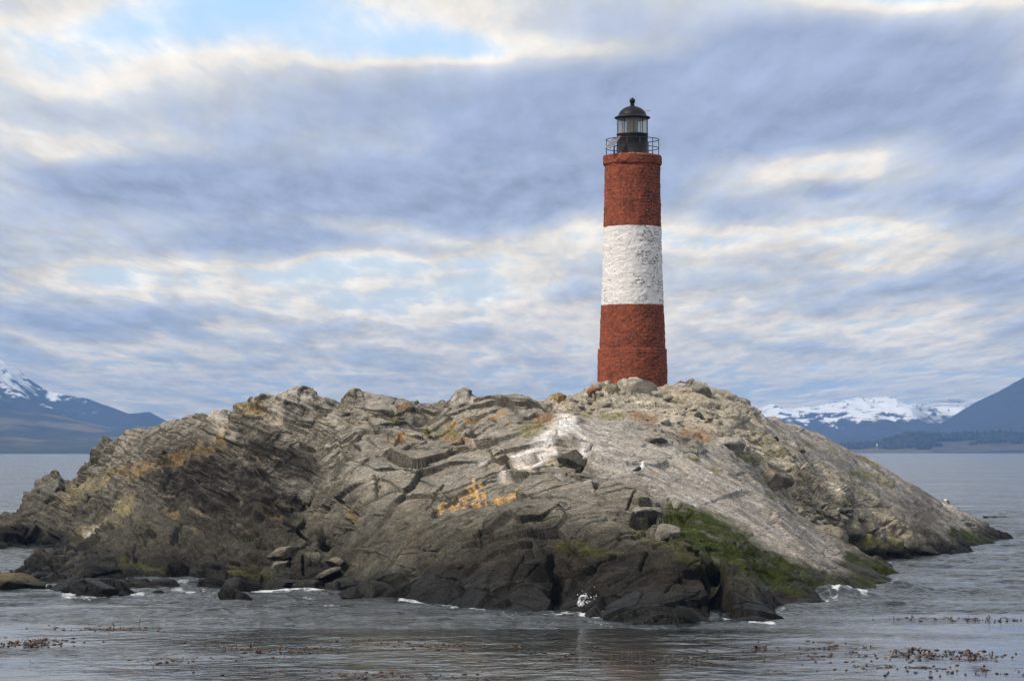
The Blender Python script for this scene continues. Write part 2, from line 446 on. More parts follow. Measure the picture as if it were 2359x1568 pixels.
STRATA = [(1, [(1150, 640), (1500, 760), (1350, 1000)], 240), (2, [(0, 700), (130, 900)], 190), (2, [(60, 470), (330, 580)], 110), (1, [(880, 980), (1060, 960)], 170), (2, [(100, 280), (450, 260)], 130), (1, [(1000, 1150), (1200, 1200)], 150)]
SLAB = [(3, [(700, 420), (1000, 560), (1300, 780), (1568, 980)], 200), (4, [(0, 900), (300, 1090), (600, 1280)], 190), (3, [(1300, 560), (1568, 760)], 120), (4, [(0, 1230), (400, 1350), (700, 1360)], 130), (4, [(200, 320), (700, 580), (1250, 900), (1450, 1030)], 110)]
SMOOTHF = [(2, [(700, 650), (1000, 630), (1300, 640)], 150), (2, [(1300, 900), (1450, 760)], 110), (2, [(800, 850), (1000, 800), (900, 1100)], 200), (2, [(1250, 1250), (1568, 1250)], 220), (3, [(100, 1250), (600, 1270), (1000, 1300)], 220), (3, [(300, 780), (600, 850), (700, 980)], 160), (1, [(800, 430), (1000, 400), (1300, 320)], 110)]
mS = zone(STRATA, nz=nzA); mL = zone(SLAB, nz=nzA); mF = zone(SMOOTHF, nz=nzA)
mHill = sstep(87, 93, P[:, 1]) * sstep(500, 560, PX)

def basis(d, n):
    d = np.array(d, float); d /= np.linalg.norm(d); n = np.array(n, float); n -= d * (n @ d); n /= np.linalg.norm(n)
    return np.stack([d, np.cross(n, d), n]).astype(np.float32)
BL_ = basis((.88, .12, -.42), (.34, .06, .94))      # beds of the left mass, dipping right
BS_ = basis((.863, -.226, -.454), (.42, -.18, .89))  # smooth slabs of the right hand slopes
BM_ = basis((.55, .15, .80), (-.62, -.55, .50))      # steep joints of the mid cliff
sc = lambda *v: np.array(v, np.float32)
CLb = (P + warp * .45) @ BL_.T; CSb = (P + warp * .22) @ BS_.T; CMb = (P + warp * .9) @ BM_.T
wSl = np.maximum(mL, mHill * .9)
wLe = np.clip(np.maximum(sstep(340, 250, PX + 70 * nzA) , mS), 0, 1) * (1 - wSl)
wMi = np.clip(1 - wLe - wSl, 0, 1)
def jointed(p, f, seed, step, tilt, groove, gw=.06, wob=.35):
    """bedded and jointed rock: layers along axis 2, each split into offset blocks by straight joints"""
    u2 = p[:, 2] * f[2] + wob * perlin(p * np.float32(.35 * f[2]), seed) ; k2 = np.floor(u2); z0 = np.zeros_like(k2)
    h2 = hash3(k2, z0, z0, seed)
    u0 = p[:, 0] * f[0] * (.7 + .6 * rnd(h2, 1)) + 9 * rnd(h2, 2) + wob * .5 * perlin(p * np.float32(.6 * f[0]) + 3.3, seed + 1); k0 = np.floor(u0)
    h0 = hash3(k2, k0, z0, seed + 3)
    u1 = p[:, 1] * f[1] * (.7 + .6 * rnd(h0, 1)) + 9 * rnd(h0, 2) + .3 * u0; k1 = np.floor(u1)
    hid = hash3(k2, k0, k1, seed + 5)
    a, b_, c = u0 - k0, u1 - k1, u2 - k2
    d = step * (rnd(hid, 1) - .5) * 2 + tilt * ((a - .5) * (rnd(hid, 2) - .5) + (b_ - .5) * (rnd(hid, 3) - .5) + (c - .5) * (rnd(hid, 4) - .35)) * 2
    def ed(t, w): return 1 - np.clip(np.minimum(t, 1 - t) / w, 0, 1)
    g_ = np.maximum(np.maximum(ed(a, gw * f[0]) * (rnd(hid, 5) > .3), ed(b_, gw * f[1]) * (rnd(hid, 6) > .4)), ed(c, gw * f[2]) * (rnd(h2, 7) > .25))
    return (d - groove * g_).astype(np.float32), hid, g_
wl_ = warp * .16
CLb = (P + warp * .22) @ BL_.T; CSb = (P + warp * .12) @ BS_.T; CMb = (P + warp * .30) @ BM_.T
fM1, id1, e1 = facets(CMb * sc(.26, .40, .46), 3, .66, .24, .09, .03)
fM2, id2, e2 = facets(CMb * sc(.70, 1.0, 1.15), 9, .22, .08, .07, .05)
jM, idjM, gM = jointed(CMb, (.30, .38, .55), 33, .10, .30, .06, .03)
jL1, idL1, gL1 = jointed(CLb, (.28, .34, .85), 13, .16, .34, .12, .05)
jL2, idL2, gL2 = jointed(CLb, (.45, .6, 2.6), 17, .125, .10, .09, .03)
jL3, idL3, gL3 = jointed(CLb, (.9, 1.2, 7.0), 19, .055, .04, .05, .02)
jS1, idS1, gS1 = jointed(CSb, (.22, .45, .75), 23, .10, .24, .10, .05, .25)
jS2, idS2, gS2 = jointed(CSb, (.55, 1.2, 2.0), 27, .06, .10, .05, .03, .25)
jS3, idS3, gS3 = jointed(CSb, (1.3, 3.4, 5.0), 29, .03, .04, .03, .02, .25)
fS2, idf2, ef2 = facets(CSb * sc(.9, 1.3, 1.6), 28, .20, .07, .06, .06)
rid = 1 - np.abs(fbm(Pw * 0.55, 4, 61)) * 2
fine = fbm(P * 2.2, 6, 71, 0.6)
sS = fbm(CLb * sc(.45, .6, 6.0), 4, 81, 0.6)
sS2 = np.abs(fbm(CLb * sc(.35, .5, 3.0), 3, 85, 0.5))
sL = fbm(CSb * sc(.22, 2.0, 2.4), 4, 91, 0.55)
sL2 = fbm(CSb * sc(.9, 7.0, 9.0), 3, 95, 0.55)
crk = np.abs(fbm(CMb * sc(.35, .35, .35) + warp * .3, 3, 97, .5))
dM = fM1 * .60 + fM2 * (.85 - .72 * mF) + jM * (1 - .45 * mF) + .08 * rid * (1 - .6 * mF) + .07 * fine * (1 - .4 * mF) - .09 * (1 - sstep(.0, .025, crk))
dL = (jL1 * 1.0 + jL2 * 1.05 + jL3 * 1.0) * (1 - .55 * mF) + .05 * fine + .07 * rid + mS * (.07 * sS - .08 * sS2)
hb = mHill * (1 - mL)
dS = jS1 * (.35 + .75 * hb) + jS2 * (.50 + .75 * hb) + jS3 * (.8 + .4 * hb) + fS2 * .9 * hb + .09 * sL * (1 - .3 * hb) + .03 * sL2 + (.05 + .07 * hb) * fine
disp = wMi * dM + wLe * dL + wSl * dS

CARVE = [  # tile, points, half width, depth (m): clefts, notches and joints seen in the rock
 (2, [(490, 760), (600, 800), (680, 880), (640, 950)], 16, .5), (2, [(450, 830), (455, 1070)], 28, 1.1), (2, [(780, 620), (805, 680), (795, 780)], 8, .3), (2, [(1100, 1110), (1180, 1110), (1330, 960)], 8, .25),
 (2, [(1310, 1210), (1345, 1195), (1350, 1420)], 10, .4), (2, [(870, 1030), (780, 1100), (810, 1160)], 8, .25), (2, [(960, 1200), (985, 1330)], 6, .2), (2, [(1480, 920), (1430, 1100)], 14, .4), (2, [(1100, 820), (1210, 690)], 9, .25),
 (2, [(260, 440), (370, 455)], 22, .5), (2, [(0, 430), (230, 520)], 10, .4), (2, [(30, 490), (190, 540)], 8, .3), (2, [(560, 400), (590, 510)], 8, .3), (2, [(660, 450), (690, 470)], 12, .3), (2, [(790, 380), (810, 385)], 12, .5),
 (2, [(200, 920), (330, 1010)], 14, .5), (2, [(300, 980), (380, 1060)], 14, .5), (2, [(610, 870), (700, 1010)], 8, .3), (2, [(330, 1150), (340, 1230)], 14, .5), (2, [(560, 1240), (470, 1300)], 22, .6), (2, [(220, 1240), (420, 1300)], 10, .4),
 (3, [(50, 1340), (150, 1110)], 9, .3), (3, [(330, 1150), (370, 1290), (350, 1420)], 34, .8), (3, [(420, 650), (500, 605), (545, 520)], 16, .6), (3, [(600, 680), (600, 740)], 20, .6), (3, [(790, 870), (840, 780)], 8, .3),
 (3, [(840, 915), (930, 935), (1000, 850)], 26, .9), (3, [(930, 970), (1050, 1060), (1150, 1120)], 9, .35), (3, [(450, 1350), (640, 1160), (740, 1150)], 7, .25), (3, [(880, 1205), (930, 1115)], 16, .5), (3, [(530, 900), (620, 890)], 12, .25), (3, [(370, 880), (450, 850)], 6, .2),
 (3, [(1180, 1120), (1240, 1120)], 16, .5), (3, [(1060, 780), (1100, 830)], 22, .6), (3, [(1040, 1380), (1110, 1290)], 10, .3), (3, [(1340, 1260), (1400, 1440)], 80, 1.6), (3, [(1470, 1060), (1550, 1150)], 14, .3), (3, [(280, 1470), (350, 1380)], 14, .4), (3, [(660, 1300), (800, 1230)], 6, .2), (3, [(180, 1240), (250, 1160)], 7, .25),
 (3, [(510, 360), (560, 375)], 9, .3), (3, [(540, 470), (585, 435)], 12, .4), (3, [(1180, 1030), (1220, 1040)], 12, .5), (3, [(1270, 1035), (1300, 1050)], 12, .5), (3, [(350, 400), (365, 340)], 8, .2),
 (1, [(1100, 1210), (1190, 1285)], 60, 1.3), (1, [(1130, 1040), (1230, 1065)], 34, .7), (1, [(255, 755), (320, 720), (410, 685)], 12, .5), (1, [(680, 830), (740, 750)], 10, .35), (1, [(570, 770), (650, 700)], 10, .35), (1, [(1190, 470), (1240, 390)], 9, .3), (1, [(1280, 440), (1350, 430)], 8, .25),
 (1, [(690, 520), (700, 550)], 16, .5), (1, [(340, 930), (355, 945)], 18, .5), (1, [(820, 850), (730, 950)], 10, .4), (1, [(540, 830), (560, 780)], 12, .4), (1, [(640, 970), (700, 960)], 20, .5), (1, [(560, 1260), (760, 1240), (840, 1320)], 9, .35), (1, [(410, 1140), (650, 1110)], 10, .3), (1, [(1420, 1160), (1480, 1170)], 22, .5),
 (1, [(1000, 490), (1050, 490)], 10, .35), (1, [(880, 400), (870, 420)], 10, .3), (1, [(480, 1090), (560, 1085)], 12, .4), (1, [(1500, 1000), (1568, 1010)], 9, .3),
 (4, [(565, 905), (605, 938)], 13, .4), (4, [(825, 928), (885, 920)], 16, .45), (4, [(815, 808), (885, 815)], 10, .35), (4, [(870, 1090), (955, 1105)], 34, .9), (4, [(1010, 1030), (1020, 1050)], 20, .5), (4, [(1360, 935), (1400, 945)], 11, .4), (4, [(735, 880), (770, 970)], 9, .3), (4, [(440, 840), (480, 815)], 12, .4), (4, [(230, 735), (400, 830)], 10, .3),
 (4, [(640, 830), (720, 805), (900, 815)], 7, .25), (4, [(170, 690), (250, 650)], 7, .25), (4, [(300, 620), (330, 660)], 12, .3)]
for t, pts, w, dep in CARVE:
    q = [R(t, *p) for p in pts]; w = w * K * (.7 if w < 17 else .9); dep *= .75
    d = stroke_dist(PX + nzB * 1.6, PY + nzA * 1.6, q)
    disp -= dep * (1 - sstep(0.25 * w, 1.25 * w, d))
plat = 1 - sstep(1.3, 2.0, np.hypot(P[:, 0] - 4.63, P[:, 1] - 100))
sea = sstep(-0.8, 0.4, P[:, 2])
disp *= (1 - plat) * (0.45 + 0.55 * sea)
cc = np.array([1.0, 1.0, 0.8], np.float32)
# even out the steps between neighbouring grid columns where the rows lie far apart
dg = np.zeros(NU * NR, np.float32); dg[idx] = disp; dg = dg.reshape(NU, NR)
sp_ = sstep(.035, .09, np.abs(np.gradient(GY, axis=1)).astype(np.float32))
for _ in range(6):
    sm_ = dg.copy(); sm_[1:-1] = (dg[:-2] + 2 * dg[1:-1] + dg[2:]) / 4
    dg = dg + (sm_ - dg) * sp_
disp = dg.ravel()[idx]
PD = P + Nn * disp[:, None] * cc

# colour --------------------------------------------------------------
full = P0.copy(); full[idx] = PD
G2 = full.reshape(NU, NR, 3)
nn = np.cross(np.gradient(G2, axis=0), np.gradient(G2, axis=1)); nn /= np.linalg.norm(nn, axis=-1, keepdims=True) + 1e-9
NZ = nn.reshape(-1, 3)[idx][:, 2]
n1 = fbm(P * 0.5, 4, 101); n2 = fbm(P * 1.7, 4, 103); n3 = fbm(P * 6.0, 3, 107)
def lerp(C, c, m):
    m = np.clip(m, 0, 1)[:, None]
    return C * (1 - m) + np.asarray(c, np.float32) * m
Cc = np.tile(np.array([.088, .082, .067], np.float32), (len(P), 1))
idv = wMi * (rnd(id1, 7) - .5) + wLe * (rnd(idL2, 7) - .5) + wSl * (rnd(idS1, 7) - .5)
Cc *= (1.08 + 0.40 * idv)[:, None]
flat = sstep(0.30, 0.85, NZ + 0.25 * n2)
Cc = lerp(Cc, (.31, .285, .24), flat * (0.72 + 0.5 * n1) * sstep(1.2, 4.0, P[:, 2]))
Cc = lerp(Cc, (.41, .365, .29), mHill * (0.70 + 0.4 * n2))
Cc = lerp(Cc, (.30, .28, .255), mL * (0.85 + 0.4 * n2) * sstep(-1.0, .5, n1 + 0.6))
SL2 = zone([(3, [(560, 400), (1000, 560), (1300, 780), (1568, 980)], 150), (4, [(0, 880), (300, 1080), (620, 1270)], 150)], nz=nzB)
Cc = lerp(Cc, np.array([.345, .317, .278]), SL2 * (0.8 + .3 * sL))
Cc *= (1 + wSl * (0.55 * np.clip(sL, -1, 1) + .35 * np.clip(sL2, -1, 1)))[:, None]
dk = zone(STRATA[:3], nz=nzA)
Cc = lerp(Cc, (.027, .025, .023), dk * (0.90 + 0.5 * sS))
ln = fbm(CLb * sc(.3, .4, 8.5), 3, 119, .55)
Cc = lerp(Cc, (.20, .175, .14), np.maximum(dk, .6 * wLe) * sstep(.30, .62, ln + .2 * n3) * .85)
Cc = lerp(Cc, (.03, .028, .025), wLe * sstep(.22, .55, -ln) * .75)
Cc = lerp(Cc, (.058, .054, .044), zone([(1, [(700, 1150), (1000, 1080), (1400, 1150)], 200), (2, [(100, 1050), (500, 1150)], 150)], nz=nzA) * .75)
Z = lambda s, seed=0, **k: zone(s, nz=nzB, **k)
# ochre lichen and rusty beds
Cc = lerp(Cc, (.27, .19, .085), Z([(1, [(640, 640), (850, 600), (1100, 530), (1350, 420)], 42), (1, [(760, 840), (850, 770)], 26), (1, [(1380, 400), (1420, 330)], 24), (2, [(-30, 200), (60, 215)], 40), (2, [(640, 860), (660, 890)], 26), (2, [(120, 880), (200, 890)], 16), (1, [(1060, 860), (1100, 870)], 24)]) * (0.30 + 0.8 * n2 + .3 * n3))
Cc = lerp(Cc, (.27, .235, .14), Z([(1, [(450, 780), (560, 680), (680, 660)], 50), (1, [(700, 900), (820, 800)], 40), (1, [(600, 940), (520, 1010)], 16)]) * (0.6 + .6 * n2))
Cc = lerp(Cc, (.33, .205, .08), Z([(2, [(1180, 360), (1330, 330), (1568, 240)], 34), (2, [(680, 260), (780, 290)], 30), (2, [(860, 440), (1000, 400)], 20), (3, [(0, 260), (60, 260)], 24)]) * sstep(.0, .5, n2 + .5 * n3))
Cc = lerp(Cc, (.58, .36, .14), Z([(2, [(1190, 825), (1225, 805)], 15), (2, [(1260, 815), (1370, 760)], 17), (2, [(1390, 720), (1410, 790)], 30), (2, [(1450, 700), (1460, 760)], 14), (2, [(1465, 815), (1540, 775)], 24), (3, [(-10, 790), (10, 770)], 20), (3, [(35, 780), (75, 745), (130, 730)], 20), (2, [(1405, 660), (1405, 680)], 10)], soft=.25, wob=.35) * sstep(-.45, .1, n3 + .4 * n2) * .8)
Cc = lerp(Cc, (.42, .36, .24), Z([(3, [(190, 640), (220, 650)], 14), (3, [(310, 580), (330, 540)], 18)], soft=.3))
# soil and sparse turf
Cc = lerp(Cc, (.25, .165, .105), Z([(3, [(830, 255), (960, 285)], 26), (3, [(240, 285), (330, 300)], 34), (2, [(1240, 415), (1400, 440)], 30), (2, [(880, 185), (1000, 200)], 14), (3, [(580, 210), (640, 215)], 12), (3, [(1150, 360), (1300, 400)], 26)]) * .85)
Cc = lerp(Cc, (.155, .145, .045), Z([(4, [(0, 360), (90, 375)], 17), (4, [(0, 420), (160, 420)], 18), (4, [(300, 430), (380, 440)], 14), (4, [(640, 610), (760, 630), (880, 685)], 22), (4, [(120, 480), (240, 500)], 18), (4, [(30, 540), (120, 530)], 14), (4, [(300, 660), (345, 665)], 20), (4, [(260, 600), (290, 590)], 14), (4, [(700, 515), (800, 585)], 14), (3, [(1480, 520), (1560, 530)], 20), (3, [(140, 370), (250, 335)], 34), (3, [(640, 250), (760, 262)], 26), (2, [(1100, 365), (1300, 385)], 22), (2, [(870, 300), (930, 300)], 16), (3, [(1060, 150), (1150, 150)], 16), (3, [(1150, 520), (1230, 540)], 14), (3, [(1280, 590), (1380, 610)], 12), (3, [(430, 220), (560, 240)], 20), (4, [(100, 750), (150, 780)], 12)], wob=.6) * (.55 + .7 * n3))
# guano
Cc = lerp(Cc, (.68, .645, .61), Z([(3, [(430, 325), (310, 400), (230, 480)], 46), (3, [(230, 470), (130, 580), (40, 640)], 42), (3, [(330, 480), (190, 600)], 26), (3, [(480, 350), (540, 440), (520, 480)], 28)], wob=.5) * sstep(-.75, .1, n2 * .6 + .8 * sL + .4 * n3))
Cc = lerp(Cc, (.52, .49, .46), Z([(3, [(450, 340), (620, 520), (660, 560)], 44), (3, [(510, 665), (530, 640)], 22), (3, [(640, 650), (840, 700)], 14), (3, [(780, 860), (860, 930)], 10), (3, [(330, 640), (600, 740)], 14), (2, [(990, 590), (1110, 570)], 18), (2, [(1320, 460), (1400, 450)], 22), (3, [(550, 380), (800, 520)], 60), (3, [(1350, 410), (1480, 400)], 26), (2, [(1450, 560), (1568, 580)], 20)], wob=.7) * sstep(-.1, .5, n2 + .7 * n3) * .8)
Cc = lerp(Cc, (.40, .365, .31), Z([(2, [(150, 260), (300, 160), (450, 220), (520, 300)], 60), (2, [(700, 120), (800, 170)], 24), (2, [(1250, 150), (1400, 160)], 30), (1, [(1350, 260), (1440, 360)], 40), (1, [(620, 930), (420, 1110)], 9)]) * sstep(-.5, .3, n2 + .5 * sS))
# weed on the seaward slope, black tide zone
n5 = fbm(P * np.array([1.2, 1.2, 3.0], np.float32), 4, 109)
wetz = sstep(0.95, 0.25, P[:, 2] + .35 * nzA + .15 * nzB)
DARKZ = [(3, [(1440, 1240), (1560, 1400)], 90), (4, [(0, 1400), (90, 1530)], 50), (3, [(1150, 1180), (1350, 1220)], 70), (3, [(80, 1280), (600, 1290), (1000, 1300), (1330, 1370)], 190), (2, [(1150, 1330), (1500, 1290)], 120), (3, [(1420, 1330), (1568, 1460)], 100), (4, [(0, 1450), (60, 1520)], 60)]
dz_ = zone(DARKZ, nz=nzA, wob=.5)
spk = sstep(-.2, .35, n2 + .35 * n3)
DZ2 = zone([(3, [(60, 1060), (300, 1060), (520, 1070), (800, 1130), (1100, 1130)], 120), (2, [(1120, 1180), (1300, 1120), (1500, 1080)], 110), (1, [(600, 1220), (1000, 1190), (1500, 1220)], 110)], nz=nzA, wob=.5)
Cc = lerp(Cc, (.042, .039, .032), DZ2 * (.78 + .45 * n2))
Cc = lerp(Cc, (.0165, .0145, .0115), np.maximum(dz_ * (.97 - .13 * spk), 0))
Cc = lerp(Cc, (.055, .052, .042), Z([(2, [(1100, 1050), (1250, 980), (1400, 900)], 60), (3, [(50, 1000), (180, 960)], 60), (3, [(420, 1010), (700, 1010)], 50)]) * sstep(-.1, .3, n2 + .6 * n3) * .8)
Cc = lerp(Cc, (.013, .0125, .011), wetz * .95)
green = Z([(3, [(1090, 890), (1300, 930), (1568, 1090)], 74), (3, [(1160, 1010), (1400, 1080), (1568, 1190)], 85), (4, [(0, 1090), (200, 1180), (450, 1290), (650, 1330), (850, 1330)], 50), (4, [(0, 1200), (200, 1270), (350, 1340)], 85), (4, [(620, 1150), (760, 1190), (880, 1240)], 42), (4, [(640, 1290), (760, 1320), (900, 1290)], 46), (4, [(1270, 985), (1450, 1030), (1540, 1060)], 34)], wob=.45)
Cc = lerp(Cc, (.034, .041, .010), green * (1.0 + .5 * n5))
Cc = lerp(Cc, (.070, .083, .014), green * sstep(.10, .6, n5 + .5 * n3) * .5)
Cc = lerp(Cc, (.018, .021, .010), green * sstep(.22, .55, -n5 - .3 * n3) * .8)
Cc = lerp(Cc, (.075, .075, .02), Z([(3, [(810, 930), (930, 1010), (1140, 1120)], 22), (3, [(350, 1040), (560, 1095), (760, 1110)], 20), (3, [(1130, 1150), (1300, 1180)], 40), (4, [(560, 1060), (700, 1040), (900, 1040)], 26), (4, [(1290, 1085), (1380, 1100)], 16), (1, [(780, 1180), (900, 1200), (1060, 1210)], 40), (1, [(1460, 1200), (1560, 1240)], 34), (2, [(0, 1220), (100, 1250)], 40)], wob=.6) * (.45 + .4 * n3))
Cc = lerp(Cc, (.060, .034, .014), Z([(4, [(120, 1380), (220, 1420)], 34)]) * .5)
Cc = lerp(Cc, (.011, .011, .010), sstep(.40, .10, P[:, 2] + .12 * nzB) * .9 * (1 - .75 * green))
wet = np.clip(wetz + green * .5 + dz_ * .45, 0, 1)
Cc = np.clip(Cc, .005, .75)

fullC = np.tile(np.array([.02, .02, .018], np.float32), (NU * NR, 1)); fullC[idx] = Cc
fullW = np.ones(NU * NR, np.float32); fullW[idx] = wet
FZ = full[:, 2].reshape(NU, NR)
ii, jj = np.meshgrid(np.arange(NU - 1), np.arange(NR - 1), indexing='ij')
q = np.stack([ii * NR + jj, (ii + 1) * NR + jj, (ii + 1) * NR + jj + 1, ii * NR + jj + 1], -1).reshape(-1, 4)
ok = act[q].any(1) & (full[q][:, :, 2].max(1) > -0.6)
q = q[ok]
used = np.unique(q); rem = np.full(NU * NR, -1); rem[used] = np.arange(len(used))
island = new_mesh('island_terrain', full[used], rem[q], ROCK, smooth=False)
col_attr(island, fullC[used]); flt_attr(island, fullW[used], 'wet')
tag(island, kind='structure')
SV = full[used]
SPX = SV[:, 0] / SV[:, 1] * FPX + 512; SPY = HOR - (SV[:, 2] - CH) / SV[:, 1] * FPX
def surf(px, py, tol=1.6):
    m = (np.abs(SPX - px) < tol) & (np.abs(SPY - py) < tol)
    if not m.any():
        k = np.argmin((SPX - px) ** 2 + (SPY - py) ** 2)
    else:
        c = np.where(m)[0]; k = c[np.argmin(SV[c, 1])]
    return Vector(map(float, SV[k]))
print('island verts', len(used))

# ------------------------------------------------------------------ loose boulders
ICO = {}
def ico(n):
    if n not in ICO:
        bm = bmesh.new(); bmesh.ops.create_icosphere(bm, subdivisions=n, radius=1)
        ICO[n] = (np.array([v.co[:] for v in bm.verts], np.float32), np.array([[v.index for v in f.verts] for f in bm.faces]))
        bm.free()
    return ICO[n]

def boulder(name, loc, size, seed, label, group, col=(.2, .185, .155), rough=1.0, rot=(0, 0, 0), wet=0.0, top=None, sub=4, round_=False):
    V, Fc = ico(sub); r = np.random.default_rng(seed)
    p = V.copy()
    # cut by random planes -> angular block
    for k in range(15 if not round_ else 12):
        n = r.normal(size=3); n /= np.linalg.norm(n)
        c = r.uniform(.42, .80) if not round_ else r.uniform(.62, .9)
        d = p @ n
        p = p - np.outer(np.maximum(d - c, 0), n)
    s = fbm(V * 1.6 + seed * 3.1, 4, seed) * .10 * rough + fbm(V * 5 + seed, 3, seed + 5) * .045 * rough
    p = p * (1 + s)[:, None]
    p = p * np.array(size, np.float32)
    M = np.array(Matrix.Rotation(rot[2], 3, 'Z') @ Matrix.Rotation(rot[1], 3, 'Y') @ Matrix.Rotation(rot[0], 3, 'X'))
    p = p @ M.T
    o = new_mesh(name, p, Fc, ROCK, smooth=False); o.location = loc
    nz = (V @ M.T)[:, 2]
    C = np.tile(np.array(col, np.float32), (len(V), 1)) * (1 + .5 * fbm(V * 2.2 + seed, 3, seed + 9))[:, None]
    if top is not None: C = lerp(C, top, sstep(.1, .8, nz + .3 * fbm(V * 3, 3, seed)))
    zz = p[:, 2] + loc[2]
    C = lerp(C, (.018, .017, .015), sstep(.5, .1, zz) * .9)
    col_attr(o, np.clip(C, .008, .7)); flt_attr(o, np.full(len(V), wet) + sstep(.7, .1, zz), 'wet')
    tag(o, label, 'boulder' if max(size) > .25 else 'stone', group)
    return o

